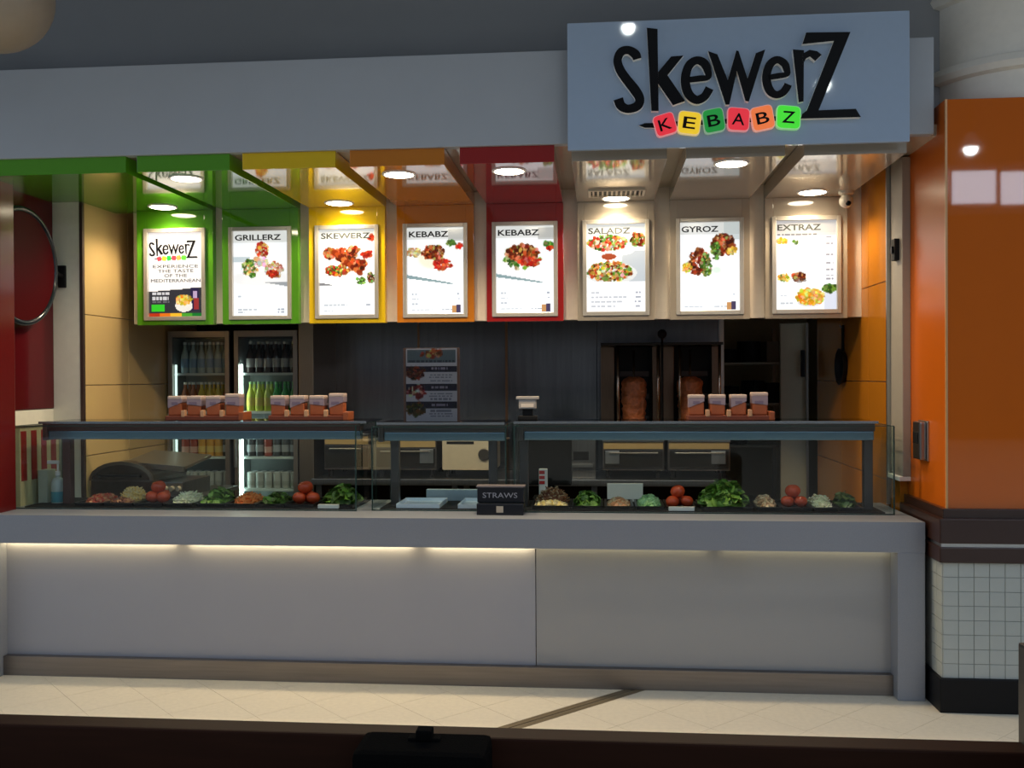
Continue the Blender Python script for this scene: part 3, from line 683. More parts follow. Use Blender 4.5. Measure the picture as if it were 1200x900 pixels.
# ================================================================== DISPLAY CASES
CT = 0.912
RAIL = M('case_rail', (0.085, 0.075, 0.075), 0.35, 0.5)
HOUS = M('lamp_housing_blue_grey', (0.17, 0.26, 0.33), 0.2, 0.5)  # blue of reflected daylight put into the housing colour
GEDGE = M('glass_edge', (0.02, 0.05, 0.045), 0.2)
def display_case(label, x0, x1, yf, yb, sx0, sx1, zt, posts, rail_mat, ends, hous):
    t = thing('display_case', label, 'display case', ((x0 + x1) / 2, yf, CT), 'glass food display cases')
    put('front_glass', MB().box(x0, x1, yf, yf + 0.008, CT, zt), GLASS, t)
    put('glass_edge', MB().box(x0, x1, yf - 0.001, yf + 0.009, zt, zt + 0.004).box(x0 - .003, x0 + 0.003, yf - 0.001, yf + 0.009, CT, zt).box(x1 - 0.003, x1 + .003, yf - 0.001, yf + 0.009, CT, zt).box(x0, x1, yf - 0.001, yf + 0.009, CT, CT + 0.006), GEDGE, t)
    for xe in ends:
        put('end_glass', MB().box(xe - 0.004, xe + 0.004, yf + 0.009, yb, CT, zt), GLASS, t)
        put('glass_edge', MB().box(xe - 0.004, xe + 0.004, yf + 0.009, yb, zt, zt + 0.003).box(xe - 0.004, xe + 0.004, yb, yb + 0.004, CT, zt), GEDGE, t)
    put('top_shelf', MB().box(sx0, sx1, 5.46, 5.86, zt + 0.012, zt + 0.022, 0.001), glass_mat('shelf_glass_' + str(len(bpy.data.materials)), (0.55, 0.62, 0.64), 1.7), t)
    put('shelf_edge', MB().box(sx0, sx1, 5.452, 5.46, zt + 0.010, zt + 0.024, 0.001), M('shelf_edge_steel', (0.30, 0.33, 0.36), 0.25, 0.8), t)
    ra, rb = max(sx0, x0 + 0.022), min(sx1, x1 - 0.009)
    rl = put('rail', MB().box(ra, rb, 5.52, 5.60, zt - 0.035, zt + 0.012, 0.004), rail_mat, t)
    put('lamp_housing', MB().box(ra + 0.02, rb - 0.004, 5.525, 5.60, zt - 0.085, zt - 0.035, 0.006), hous, t)
    put('end_block', MB().box(ra - 0.012, ra + 0.018, 5.515, 5.62, zt - 0.09, zt + 0.015, 0.004), rail_mat, t)
    for xp in posts:
        put('post', MB().box(xp - 0.024, xp + 0.024, 5.56, 5.61, CT, zt - 0.08, 0.004), rail_mat, t)
    put('base_liner', MB().box(x0 + 0.03, x1 - 0.03, yf + 0.06, yb - .02, CT, CT + 0.006), BLACKM, t)
    return t
display_case('long glass display case of salads with a brown rail, at the striped carton end', -3.395, -1.372, 5.372, 5.88, -3.29, -1.33, 1.39, (-3.18,), M('case_rail_brown', (0.10, 0.045, 0.04), 0.35, 0.3), (-3.391, -1.376), HOUS)
display_case('small glass display case holding white trays under the standing menu card', -1.286, -0.528, 5.40, 5.88, -1.27, -0.54, 1.382, (-1.19, -0.62), RAIL, (-1.282, -0.532), HOUS)
display_case('long glass display case of salads beside the orange column', -0.478, 1.558, 5.372, 5.88, -0.49, 1.50, 1.387, (-0.44, 1.475), RAIL, (-0.474, 1.554), HOUS)

# ------------------------------------------------------------------ food tubs
TUB = M('tub_black', (0.01, 0.01, 0.011), 0.3)
tub_me = {}
def tub(x, w, label, y0=5.47, y1=5.78, h=0.020):
    t = thing('food_tub', label, 'tub', (x, (y0 + y1) / 2, CT + 0.006), 'black food tubs in the display cases')
    key = round(w, 3)
    if key not in tub_me:
        d = (y1 - y0) / 2; b = MB()
        b.box(-w / 2, w / 2, -d, d, 0, 0.006).box(-w / 2, -w / 2 + 0.006, -d, d, 0.006, h).box(w / 2 - 0.006, w / 2, -d, d, 0.006, h).box(-w / 2 + .006, w / 2 - .006, -d, -d + 0.006, 0.006, h).box(-w / 2 + .006, w / 2 - .006, d - 0.006, d, 0.006, h)
        r = MB(); r.box(-w / 2 - 0.006, w / 2 + 0.006, -d - 0.006, -d, h - 0.006, h).box(-w / 2 - 0.006, w / 2 + 0.006, d, d + 0.006, h - 0.006, h).box(-w / 2 - 0.006, -w / 2, -d, d, h - 0.006, h).box(w / 2, w / 2 + 0.006, -d, d, h - 0.006, h)
        o = b.build('tub_body', TUB, t); q = r.build('rim', TUB, t); tub_me[key] = (o.data, q.data)
    else:
        link_mesh('tub_body', tub_me[key][0], t); link_mesh('rim', tub_me[key][1], t)
def food_mat(n, c, var=0.3): return M(n, c, 0.45, var=var, scale=60)
def mound(x, w, h, kind, mat, name, label, cat, n=160, y=5.625, d=0.28, z0=CT + 0.012, size=1.0, mats=None):
    """heap of small pieces resting in a tub"""
    b = MB(); rr = random.Random(int(x * 1000) + n)
    prof = [(1.0, 0.0), (0.96, 0.15), (0.8, 0.5), (0.5, 0.82), (0.2, 0.96), (0, 1.0)]
    b.lathe([(p, q) for p, q in prof], 16, mtx=Matrix.Translation((x, y, z0)) @ Matrix.Diagonal((w / 2, d / 2, h * 0.85, 1)))
    for k in range(n):
        a, q = rr.uniform(0, 6.283), math.sqrt(rr.uniform(0, 1)) * 0.97
        hx, hy = q * math.cos(a), q * math.sin(a)
        hz = h * 0.85 * max(0.05, 1 - q ** 2.2)
        pos = Vector((x + hx * w / 2, y + hy * d / 2, z0 + hz))
        rot = Matrix.Rotation(rr.uniform(0, 6.28), 4, 'Z') @ Matrix.Rotation(rr.uniform(-0.9, 0.9), 4, 'X') @ Matrix.Rotation(rr.uniform(-0.9, 0.9), 4, 'Y')
        T = Matrix.Translation(pos) @ rot; mi = rr.randrange(len(mats)) if mats else 0
        if kind == 'shred': L = rr.uniform(0.012, 0.03) * size; b.box(-L, L, -0.003, 0.003, -0.002, 0.003, mat=mi, mtx=T)
        elif kind == 'chunk': L = rr.uniform(0.006, 0.014) * size; b.box(-L, L, -L * .8, L * .8, -L * .6, L * .6, mat=mi, mtx=T)
        else:   # leaf: bent strip of quads with a ruffled edge
            L = rr.uniform(0.022, 0.045) * size; Wd = L * rr.uniform(0.45, 0.8); rows = []
            for u in range(5):
                tt = u / 4; ww = Wd * math.sin(math.pi * (0.12 + 0.82 * tt)) ; zz = 0.35 * L * math.sin(tt * 2.6) + 0.006
                rows.append([b.bm.verts.new(T @ Vector((L * (tt * 2 - 0.8), s * ww, zz + (0.25 * ww if s else 0) + rr.uniform(-.004, .004)))) for s in (-1, 0, 1)])
            for r0, r1 in zip(rows, rows[1:]):
                for s in (0, 1):
                    f = b.bm.faces.new((r0[s], r0[s + 1], r1[s + 1], r1[s])); f.material_index = mi; f.smooth = True
    for v in b.bm.verts:          # pieces lie on the tub floor and inside its walls
        v.co.z = max(v.co.z, CT + 0.0122)
        if v.co.z < CT + 0.030:
            v.co.x = min(max(v.co.x, x - w / 2 - 0.003), x + w / 2 + 0.003); v.co.y = min(max(v.co.y, y - d / 2 - 0.003), y + d / 2 + 0.003)
    o = b.build(name, mats or [mat]); o['kind'] = 'stuff'; tag(o, label, cat); return o
LET = [food_mat('lettuce_a', (0.12, 0.26, 0.03)), food_mat('lettuce_b', (0.20, 0.36, 0.06)), food_mat('lettuce_c', (0.06, 0.15, 0.02))]
DRK = [food_mat('herb_a', (0.05, 0.11, 0.02)), food_mat('herb_b', (0.09, 0.16, 0.03))]
MEATS = [food_mat('meat_a', (0.22, 0.07, 0.03)), food_mat('meat_b', (0.36, 0.16, 0.06)), food_mat('meat_c', (0.14, 0.05, 0.03))]
CHY = [food_mat('cheese_yellow', (0.80, 0.58, 0.20), .1), food_mat('cheese_cream', (0.82, 0.70, 0.40), .1)]
CHW = [food_mat('cheese_white', (0.78, 0.76, 0.58), .1), food_mat('cucumber_pale', (0.70, 0.74, 0.50), .1)]
CAR = [food_mat('carrot', (0.75, 0.20, 0.05)), food_mat('carrot_light', (0.80, 0.32, 0.10))]
TOMS = [food_mat('tomato_dice', (0.45, 0.05, 0.02)), food_mat('onion_brown', (0.50, 0.22, 0.10))]
PEA = [food_mat('pale_green', (0.32, 0.55, 0.28), .15), food_mat('mid_green', (0.22, 0.42, 0.18), .15)]
MUSH = [food_mat('mushroom', (0.60, 0.45, 0.28)), food_mat('mushroom_brown', (0.36, 0.20, 0.10))]
TOMATO = M('tomato_skin', (0.48, 0.03, 0.012), 0.22, var=0.15, scale=10)
TOM2 = M('tomato_skin_orange', (0.62, 0.07, 0.02), 0.22, var=0.15, scale=10)
CALYX = M('tomato_calyx', (0.10, 0.18, 0.03), 0.6)
tom_me = []
def tomato(x, y, z, r, mat, label, group):
    t = thing('tomato', ('topmost ' if z > zt0 else '') + label, 'tomato', (x, y, z), group)
    if not tom_me:
        a = MB().sphere((0, 0, 0.86), 1.0, (1, 1, 0.86), u=18, v=12); bmesh.ops.transform(a.bm, matrix=Matrix.Identity(4), verts=a.bm.verts)
        for v in a.bm.verts:
            q = math.hypot(v.co.x, v.co.y)
            if v.co.z > 0.86 and q < 0.5: v.co.z -= 0.22 * (1 - q / 0.5) ** 2
        o = a.build('flesh', mat, t)
        c = MB()
        for k in range(5):
            a_ = k * 1.2566; c.prism([(0.0, 0.0), (0.12, 0.06), (0.42, 0.0), (0.12, -0.06)], -0.01, 0.01)
            vs_ = c.bm.verts[-8:] if False else list(c.bm.verts)[-8:]
            bmesh.ops.transform(c.bm, matrix=Matrix.Translation((0, 0, 1.55)) @ Matrix.Rotation(a_, 4, 'Z') @ Matrix.Rotation(R(90), 4, 'X'), verts=vs_)
        q = c.build('calyx', CALYX, t); tom_me.extend([o.data, q.data])
    else: o = link_mesh('flesh', tom_me[0], t); q = link_mesh('calyx', tom_me[1], t)
    for k in (o, q): k.scale = (r, r, r)
    if mat is not TOMATO:
        o.material_slots[0].link = 'OBJECT'; o.material_slots[0].material = mat
    t.rotation_euler = (random.uniform(-.25, .25), random.uniform(-.25, .25), random.uniform(0, 6))
zt0 = CT + 0.036
row1 = [(-2.995, 'tomato salsa'), (-2.815, 'shredded yellow cheese'), (-2.632, 'tomatoes beside the cheese'), (-2.449, 'pale cucumber shreds'), (-2.260, 'chopped lettuce'), (-2.083, 'carrot strips'), (-1.906, 'mixed herbs'), (-1.729, 'tomatoes beside the leafy greens'), (-1.515, 'leafy greens')]
for x, what in row1: tub(x, 0.165 if x < -1.6 else 0.20, 'black tub of ' + what + ' in the brown-railed case')
row2 = [(-0.284, 0.210, 'shredded grilled meat'), (-0.080, 0.165, 'green salad leaves'), (0.098, 0.15, 'pink diced onion'), (0.270, 0.15, 'pale green slices'), (0.440, 0.15, 'tomatoes with a white ticket'), (0.690, 0.27, 'bushy curly lettuce'), (0.920, 0.13, 'sliced mushrooms'), (1.074, 0.15, 'large orange-red tomatoes'), (1.222, 0.12, 'white shredded cheese'), (1.360, 0.12, 'dark herbs')]
for x, w, what in row2: tub(x, w, 'black tub of ' + what + ' in the case by the column')
mound(-2.995, .146, .045, 'chunk', None, 'diced_salsa', 'heap of diced red and brown salsa in the tub nearest the sanitizer', 'salsa', 220, mats=TOMS)
mound(-2.815, .146, .085, 'shred', None, 'shredded_cheese', 'heap of shredded yellow cheese in a black tub', 'cheese', 320, y=5.67, d=.19, mats=CHY)
mound(-2.815, .14, .03, 'chunk', None, 'diced_meat', 'strip of brown diced meat in front of the yellow cheese', 'meat', 160, y=5.53, d=0.08, z0=CT + .014, mats=MEATS)
mound(-2.449, .146, .06, 'shred', None, 'cucumber_shreds', 'heap of pale cucumber shreds beside the tomatoes', 'cucumber', 300, mats=CHW)
mound(-2.260, .146, .075, 'leaf', None, 'chopped_lettuce', 'heap of chopped green lettuce beside the carrots', 'lettuce', 130, size=.7, mats=LET)
mound(-2.083, .14, .055, 'shred', None, 'carrot_strips', 'heap of orange carrot strips in a black tub', 'carrots', 260, mats=CAR)
mound(-1.906, .14, .05, 'leaf', None, 'mixed_herbs', 'low heap of dark mixed herbs beside the carrot strips', 'herbs', 90, size=.6, mats=DRK + LET[:1])
mound(-1.515, .18, .095, 'leaf', None, 'leafy_greens', 'heap of dark leafy greens at the end of the brown-railed case', 'greens', 170, size=1.0, mats=DRK + LET[:1])
mound(-0.284, .19, .10, 'shred', None, 'grilled_meat', 'heap of shredded grilled brown meat by the straw box', 'meat', 420, y=5.67, d=.19, size=.9, mats=MEATS + MUSH[:1])
mound(-0.284, .185, .03, 'chunk', None, 'corn_mix', 'strip of yellow and cream corn mix in front of the grilled meat', 'corn', 200, y=5.53, d=.09, z0=CT + .014, mats=CHY + MUSH[:1])
mound(-0.080, .14, .07, 'leaf', None, 'salad_leaves', 'heap of green salad leaves beside the grilled meat', 'salad', 110, size=.7, mats=LET)
mound(0.098, .128, .035, 'chunk', None, 'diced_onion', 'low heap of pink brown diced onion in a black tub', 'onion', 200, mats=[TOMS[1], MUSH[0]])
mound(0.270, .128, .055, 'chunk', None, 'green_slices', 'heap of pale green slices beside the diced onion', 'vegetable', 200, size=1.1, mats=PEA)
mound(0.690, .245, .125, 'leaf', None, 'curly_lettuce', 'large bushy pile of bright curly lettuce', 'lettuce', 300, size=1.15, mats=LET[:2] + LET)
mound(0.920, .108, .06, 'chunk', None, 'sliced_mushrooms', 'heap of cream and brown sliced mushrooms', 'mushrooms', 190, mats=MUSH)
mound(1.222, .10, .06, 'shred', None, 'white_cheese', 'heap of white shredded cheese beside the dark herbs', 'cheese', 300, mats=CHW)
mound(1.360, .10, .06, 'leaf', None, 'dark_herbs', 'heap of dark green herbs at the column end of the case', 'herbs', 120, size=.7, mats=DRK)
for dx, dy, dz, r in ((-.041, 0, 0, .041), (.041, .0, .0, .041), (0.0, .072, 0, .041), (0.0, .025, .056, .043)):
    tomato(-2.632 + dx, 5.60 + dy, zt0 - 0.024 + dz, r, TOM2, 'tomato piled between the yellow cheese and the cucumber', 'tomatoes by the yellow cheese')
for dx, dy, dz, r in ((-.041, 0, 0, .041), (.041, .0, 0, .041), (0.0, .072, 0, .041), (0.0, .025, .056, .045)):
    tomato(-1.729 + dx, 5.59 + dy, zt0 - 0.024 + dz, r, TOMATO, 'dark red tomato piled beside the leafy greens', 'tomatoes by the leafy greens')
for dx, dy, dz, r in ((-.037, -.03, 0, .037), (.037, -.03, 0, .037), (0, .035, 0, .037), (0.0, -.008, .051, .041)):
    tomato(.440 + dx, 5.60 + dy, zt0 - 0.024 + dz, r, TOM2, 'tomato in the small pile behind the white ticket', 'tomatoes behind the white ticket')
for dx, dy, dz, r in ((-.037, 0, 0, .037), (.037, 0, 0, .037), (0, .065, 0, .037), (0.0, .022, .051, .043)):
    tomato(1.074 + dx, 5.59 + dy, zt0 - 0.024 + dz, r, TOM2, 'large orange-red tomato between the mushrooms and white cheese', 'tomatoes by the white cheese')
TICKET = M('ticket_white', (0.8, 0.78, 0.74), 0.4)
for x, w, z, lab in ((-1.55, .12, CT + .006, 'white ticket lying below the leafy greens'), (.44, .14, CT + .006, 'white ticket lying below the tomatoes'), ):
    tag(MB().box(x - w / 2, x + w / 2, 5.435, 5.455, z, z + 0.022, 0.001).build('price_ticket', TICKET), lab, 'ticket')
tag(MB().box(0.035, 0.245, 5.815, 5.825, CT + .006, CT + .115, 0.001).build('menu_strip', TICKET), 'cream card standing behind the diced onion', 'card')
sp = thing('sauce_pack', 'narrow red and white pack standing behind the grilled meat', 'pack', (-0.345, 5.82, CT + 0.006))
put('carton', MB().box(-0.37, -0.32, 5.80, 5.84, CT + .006, CT + .20, 0.003), WHITE, sp)
for k in range(3): put('red_label', MB().box(-0.368, -0.335, 5.7985, 5.80, CT + .11 + k * .03, CT + .13 + k * .03), M('label_red', (.5, .03, .03), .4), sp)
# white trays in the small case
TRAYM = M('tray_white_blue_reflect', (0.66, 0.74, 0.86), 0.3)  # blue tint of reflected light put into the white tray colour
for x, w, lab in ((-1.04, 0.24, 'wide white serving tray in the small display case'), (-0.72, 0.17, 'narrow white serving tray in the small display case')):
    t = thing('serving_tray', lab, 'tray', (x, 5.62, CT + 0.006))
    put('tray_base', MB().box(x - w / 2, x + w / 2, 5.48, 5.76, CT + .006, CT + .012, 0.002), TRAYM, t)
    put('tray_rim', MB().box(x - w / 2, x + w / 2, 5.475, 5.48, CT + .006, CT + .03).box(x - w / 2, x + w / 2, 5.76, 5.765, CT + .006, CT + .03).box(x - w / 2 - .005, x - w / 2, 5.475, 5.765, CT + .006, CT + .03).box(x + w / 2, x + w / 2 + .005, 5.475, 5.765, CT + .006, CT + .03), TRAYM, t)
tag(MB().box(-1.05, -0.70, 5.80, 5.84, CT + .006, CT + .075, 0.004).build('paper_stack', M('blue_grey_paper', (0.30, 0.38, 0.46), 0.5)), 'blue grey stack of wrapping paper behind the white trays', 'paper')

# ================================================================== ON TOP OF THE CASES
CLAY = M('terracotta', (0.30, 0.075, 0.022), 0.5, var=0.2); CLAYD = M('terracotta_dark', (0.16, 0.035, 0.014), 0.5, var=0.2)
LAB = M('jar_label', (0.26, 0.20, 0.24), 0.5, var=0.1); CAPM = M('jar_cap', (0.50, 0.38, 0.33), 0.45); INK = M('label_ink', (0.16, 0.12, 0.18), 0.5)
ZS = 1.412
def holder(x0, n, label, jlabel, zs, flip=1):
    W = 0.47
    t = thing('sauce_holder', label, 'holder', (x0 + W / 2, 5.66, zs), 'terracotta sauce holders on the glass shelves')
    put('tray', MB().box(x0, x0 + W, 5.60, 5.73, zs, zs + 0.028, 0.004), CLAYD, t)
    put('end_lip', MB().box(x0 + W - 0.019, x0 + W + .012, 5.595, 5.735, zs, zs + 0.05, 0.005), CLAY, t)
    for k in range(n - 1):
        put('divider', MB().box(x0 + 0.098 + k * 0.118, x0 + 0.122 + k * 0.118, 5.598, 5.63, zs + 0.02, zs + 0.062, 0.005), M('divider_glow_tint', (0.55, 0.30, 0.16), 0.45), t)  # pale orange carries the glow seen between the jars
    for k in range(n):
        cx = x0 + 0.05 + k * 0.118; j = thing('sauce_jar', ['jar at the far end from the lip', 'jar second from the far end', 'jar next to the lip-end jar', 'taller jar at the lip end'][k] + jlabel, 'jar', (cx, 5.665, zs + 0.028), 'sauce jars in holders'); h = zs + 0.028
        top = 0.118 + (0.012 if k == (n - 1) else 0)
        b = put('jar_body', MB().box(cx - 0.042, cx + 0.042, 5.625, 5.705, h, h + 0.075, 0.008), CLAY, j)
        s1, s2 = (0.055, 0.080) if (k + flip) % 2 else (0.078, 0.058)
        put('paper_label', MB().prism([(cx - 0.0435, h + s1 - .01), (cx + 0.0435, h + s2), (cx + 0.0435, h + top - 0.02), (cx - 0.0435, h + top - 0.02)], 5.6235, 5.7065), LAB, j)
        put('lid', MB().box(cx - 0.045, cx + 0.045, 5.622, 5.708, h + top - 0.022, h + top, 0.006), CAPM, j)
        put('ink_mark', MB().box(cx - 0.02 - .01 * (k % 2), cx + 0.018, 5.6225, 5.6236, h + 0.066, h + 0.082), INK, b)
holder(-2.585, 4, 'terracotta sauce holder on the shelf in front of the fridge by the tan tiles', ' of the sauce holder nearest the tan tiles', ZS)
holder(-1.955, 4, 'terracotta sauce holder on the shelf beside the small display case', ' of the holder nearest the standing menu card', ZS, 0)
holder(0.492, 4, 'terracotta sauce holder on the shelf in front of the kebab rotisseries', ' of the sauce holder before the rotisseries', ZS - .003)
# standing menu card on the small case
sc = thing('menu_card', 'standing menu card in a clear stand on the small display case', 'menu card', (-0.96, 5.5, 1.40))
p = Print(44, 62, (168, 164, 182))
rn = random.Random(3)
p.rect(0.03, 0.02, 0.97, 0.20, (96, 104, 118)).pile(0.5, 0.07, 0.2, 0.05, [(150, 80, 50), (190, 150, 110), (120, 60, 40)], 16, .08, rn).dashes(0.05, 0.95, 0.16, 0.03, (60, 62, 78), rn, .8)
for k, y in enumerate((0.235, 0.49, 0.73)):
    p.rect(0.0, y, 1, y + 0.085, (52, 46, 66)).dashes(0.5, 0.82, y + 0.025, 0.035, (150, 140, 160), rn, .8)
    p.pile(0.2, y + 0.10, 0.18, 0.085, [[(90, 40, 25), (130, 70, 40), (60, 30, 20)], [(150, 30, 30), (200, 190, 190), (110, 30, 30)], [(80, 80, 40), (60, 50, 30), (110, 80, 40)]][k], 30, .07, rn)
    for q in range(3): p.dashes(0.48 - .02 * (q == 1), 0.92, y + 0.115 + q * 0.04, 0.018, (90, 88, 110), rn, .6)
put('stand', MB().box(-1.125, -0.80, 5.508, 5.516, 1.405, 1.83, 0.001).box(-1.125, -0.80, 5.516, 5.60, 1.404, 1.408), M('stand_brown', (0.06, 0.035, 0.03), 0.25), sc)
p.build('card', -1.108, -0.815, 5.5, 1.41, 1.826, print_mat('printed_card', 0.0, 0.6), sc)
put('clear_cover', MB().box(-1.112, -0.811, 5.493, 5.496, 1.405, 1.83), GLASS, sc)
# register display on the right case
rd = thing('customer_display', 'small customer price display on a short stand above the monitor', 'display', (-0.43, 5.68, 1.409))
put('base', MB().box(-0.48, -0.37, 5.63, 5.73, 1.409, 1.435, 0.005), BLACKM, rd)
put('neck', MB().box(-0.455, -0.395, 5.66, 5.70, 1.435, 1.50, 0.004), BLACKM, rd)
hd = put('head', MB().box(-0.475, -0.375, 5.64, 5.70, 1.475, 1.53, 0.006).box(-0.49, -0.36, 5.635, 5.71, 1.53, 1.548, 0.004), M('display_grey', (0.40, 0.36, 0.33), 0.4), rd)
put('screen', MB().box(-0.462, -0.388, 5.6375, 5.641, 1.485, 1.505), M('screen_pale', (0.75, 0.65, 0.55), 0.3), hd)
# straw box on the counter
sw = thing('straw_box', 'black straw dispenser box lettered STRAWS on the counter front', 'straw box', (-0.55, 5.30, CT))
put('box_body', MB().box(-0.675, -0.42, 5.255, 5.365, CT, CT + 0.062, 0.004), M('straw_black', (0.012, 0.013, 0.018), 0.3), sw)
up = put('box_upper', MB().box(-0.675, -0.42, 5.285, 5.365, CT + .066, CT + 0.148, 0.004), M('straw_black'), sw)
put('top_edge', MB().box(-0.68, -0.415, 5.28, 5.368, CT + .148, CT + 0.156, 0.002), M('straw_edge', (0.20, 0.17, 0.17), 0.4), sw)
put('gap_strip', MB().box(-0.66, -0.435, 5.30, 5.36, CT + .06, CT + .068), M('straw_green', (0.05, 0.10, 0.08), 0.4), sw)
text('lettering', 'STRAWS', 0.19, 0.028, (0.0, -0.016, 0.105), M('straw_text', (0.42, 0.40, 0.42), 0.4), up, bold=0.0)
put('emblem', MB().box(-0.567, -0.529, 5.2535, 5.2555, CT + .015, CT + .05), M('emblem_cream', (0.62, 0.50, 0.36), 0.4), sw)

# ================================================================== KITCHEN BEHIND THE COUNTER
# ---- drinks fridges with bottles
FBODY = M('fridge_black', (0.015, 0.014, 0.014), 0.4); FIN = M('fridge_liner', (0.30, 0.32, 0.32), 0.4)
SHELF = M('fridge_shelf', (0.60, 0.66, 0.66), 0.35)
def bottle_kind(nm, prof_h, body_c, cap_c, label_c, rough=0.15, cylinder=False):
    h = prof_h; r = 0.031
    m1 = M(nm + '_glass', body_c, rough, var=0.05); m2 = M(nm + '_cap', cap_c, 0.35); m3 = M(nm + '_label', label_c, 0.5)
    pr = [(0, 0), (r, 0.002), (r, h * 0.97), (r * .85, h), (0, h)] if cylinder else [(0, 0), (r * .9, 0), (r, 0.01), (r, h * 0.52), (r * .85, h * 0.62), (r * .4, h * 0.80), (r * .36, h * 0.93), (0, h * 0.93)]
    b = MB().lathe(pr, 12).build('tmp', m1); c = MB().lathe([(0, h * .92), (r * .45, h * .92), (r * .45, h), (0, h)] if not cylinder else [(0, h - .001), (r * .7, h - .001), (r * .7, h + .003), (0, h + .003)], 10).build('tmp', m2)
    l = MB().lathe([(r + .0006, h * .18), (r + .0006, h * .46)], 12).build('tmp', m3)
    out = [b.data, c.data, l.data]
    for o in (b, c, l): bpy.data.objects.remove(o)
    return out
KINDS = {
    'water': bottle_kind('water', 0.235, (0.34, 0.42, 0.44), (0.75, 0.78, 0.80), (0.18, 0.28, 0.40)),
    'amber': bottle_kind('amber', 0.22, (0.32, 0.08, 0.02), (0.80, 0.76, 0.66), (0.45, 0.12, 0.06)),
    'juice': bottle_kind('juice', 0.22, (0.62, 0.42, 0.03), (0.80, 0.76, 0.66), (0.50, 0.40, 0.05)),
    'cola': bottle_kind('cola', 0.235, (0.035, 0.015, 0.012), (0.70, 0.68, 0.66), (0.40, 0.36, 0.34)),
    'lime': bottle_kind('lime', 0.22, (0.62, 0.66, 0.10), (0.30, 0.5, 0.2), (0.70, 0.55, 0.10)),
    'green': bottle_kind('green', 0.22, (0.05, 0.36, 0.06), (0.1, 0.4, 0.1), (0.12, 0.45, 0.10)),
    'red': bottle_kind('red', 0.16, (0.32, 0.06, 0.04), (0.6, 0.6, 0.6), (0.55, 0.30, 0.24), cylinder=True),
    'orange': bottle_kind('orange', 0.17, (0.62, 0.30, 0.05), (0.10, 0.25, 0.05), (0.65, 0.42, 0.10), cylinder=True),
    'dark': bottle_kind('dark', 0.19, (0.05, 0.05, 0.055), (0.55, 0.55, 0.55), (0.30, 0.30, 0.32), cylinder=True),
    'silver': bottle_kind('silver', 0.12, (0.42, 0.42, 0.40), (0.6, 0.6, 0.6), (0.30, 0.30, 0.28), cylinder=True)}
WORDS = {'water': 'clear water bottle', 'amber': 'amber drink bottle', 'juice': 'yellow juice bottle', 'cola': 'dark cola bottle', 'lime': 'lime yellow drink bottle',
         'green': 'green drink bottle', 'red': 'red labelled drink can', 'orange': 'orange juice can', 'dark': 'tall dark drink can', 'silver': 'short silver drink can'}
def bottle(kind, x, y, z, where):
    t = thing('drink_bottle' if kind in ('water', 'amber', 'juice', 'cola', 'lime', 'green') else 'drink_can', WORDS[kind] + ' ' + where, 'bottle' if kind in ('water', 'amber', 'juice', 'cola', 'lime', 'green') else 'can', (x, y, z), 'chilled drinks in the fridges')
    b, c, l = KINDS[kind]
    link_mesh('bottle_body', b, t); link_mesh('cap', c, t); link_mesh('paper_label', l, t)
def fridge(x0, x1, label, where, rows, lightside, watts):
    yf, yb = 7.06, 7.355; H = 2.017; t = thing('drinks_fridge', label, 'fridge', ((x0 + x1) / 2, yf, 0), 'glass door drinks fridges')
    put('cabinet', MB().box(x0, x0 + 0.02, yf + .03, yb, 0, H).box(x1 - 0.02, x1, yf + .03, yb, 0, H).box(x0 + .02, x1 - .02, yb - 0.02, yb, 0, H).box(x0 + .02, x1 - .02, yf + .03, yb - .02, H - 0.05, H).box(x0 + .02, x1 - .02, yf + .03, yb - .02, 0, 0.12), FBODY, t)
    put('liner', MB().box(x0 + .02, x0 + 0.024, yf + .04, yb - .02, .12, H - .05).box(x1 - .024, x1 - .02, yf + .04, yb - .02, .12, H - .05).box(x0 + .024, x1 - .024, yb - .024, yb - .02, .12, H - .05), FIN, t)
    dr = put('door_frame', MB().box(x0, x0 + 0.034, yf, yf + 0.03, 0.08, H, 0.002).box(x1 - 0.034, x1, yf, yf + 0.03, 0.08, H, 0.002).box(x0 + .034, x1 - .034, yf, yf + 0.03, H - 0.045, H, 0.002).box(x0 + .034, x1 - .034, yf, yf + 0.03, 0.08, 0.15, 0.002), M('fridge_frame', (0.34, 0.30, 0.26), 0.35, 0.8), t)
    put('door_glass', MB().box(x0 + .034, x1 - .034, yf + .012, yf + .018, .15, H - .045), GLASS, dr)
    put('handle', MB().box(x0 + .006, x0 + .022, yf - .03, yf, 1.0, 1.4, 0.003), ALU, dr)
    put('light_tube', MB().box(x0 + .038, x0 + .052, yf + .035, yf + .05, .2, H - .25, .003), M('fridge_tube_%s' % lightside, (0.9, 1, 0.95), 0.4, emis=lightside, ecol=(0.80, 1.0, 0.92)), t)
    return t
shelves = lambda a, b, c, d: [(1.703, a), (1.415, b), (1.074, c), (0.834, d)]
def build_fridge(x0, x1, label, beside, rows, ls):
    names = ['top shelf', 'second shelf', 'third shelf', 'lowest shelf']
    # one call per shelf so each label names its shelf
    t = fridge(x0, x1, label, ('', ''), [], ls, 0)
    yf, yb = 7.06, 7.355
    for (z, kinds), nm in zip(rows, names):
        put('shelf', MB().box(x0 + .024, x1 - .024, yf + .05, yb - .024, z - 0.018, z, 0.002), SHELF, t)
        wv = x1 - x0 - 0.152
        for k in range(6):
            kd = kinds[k] if len(kinds) == 6 else kinds[0]
            for dy, rowname in ((0.10, 'in front row'), (0.185, 'in second row')):
                bottle(kd, x0 + 0.092 + wv * k / 5, yf + dy, z, '%s of %s, %s' % (rowname, nm, beside))
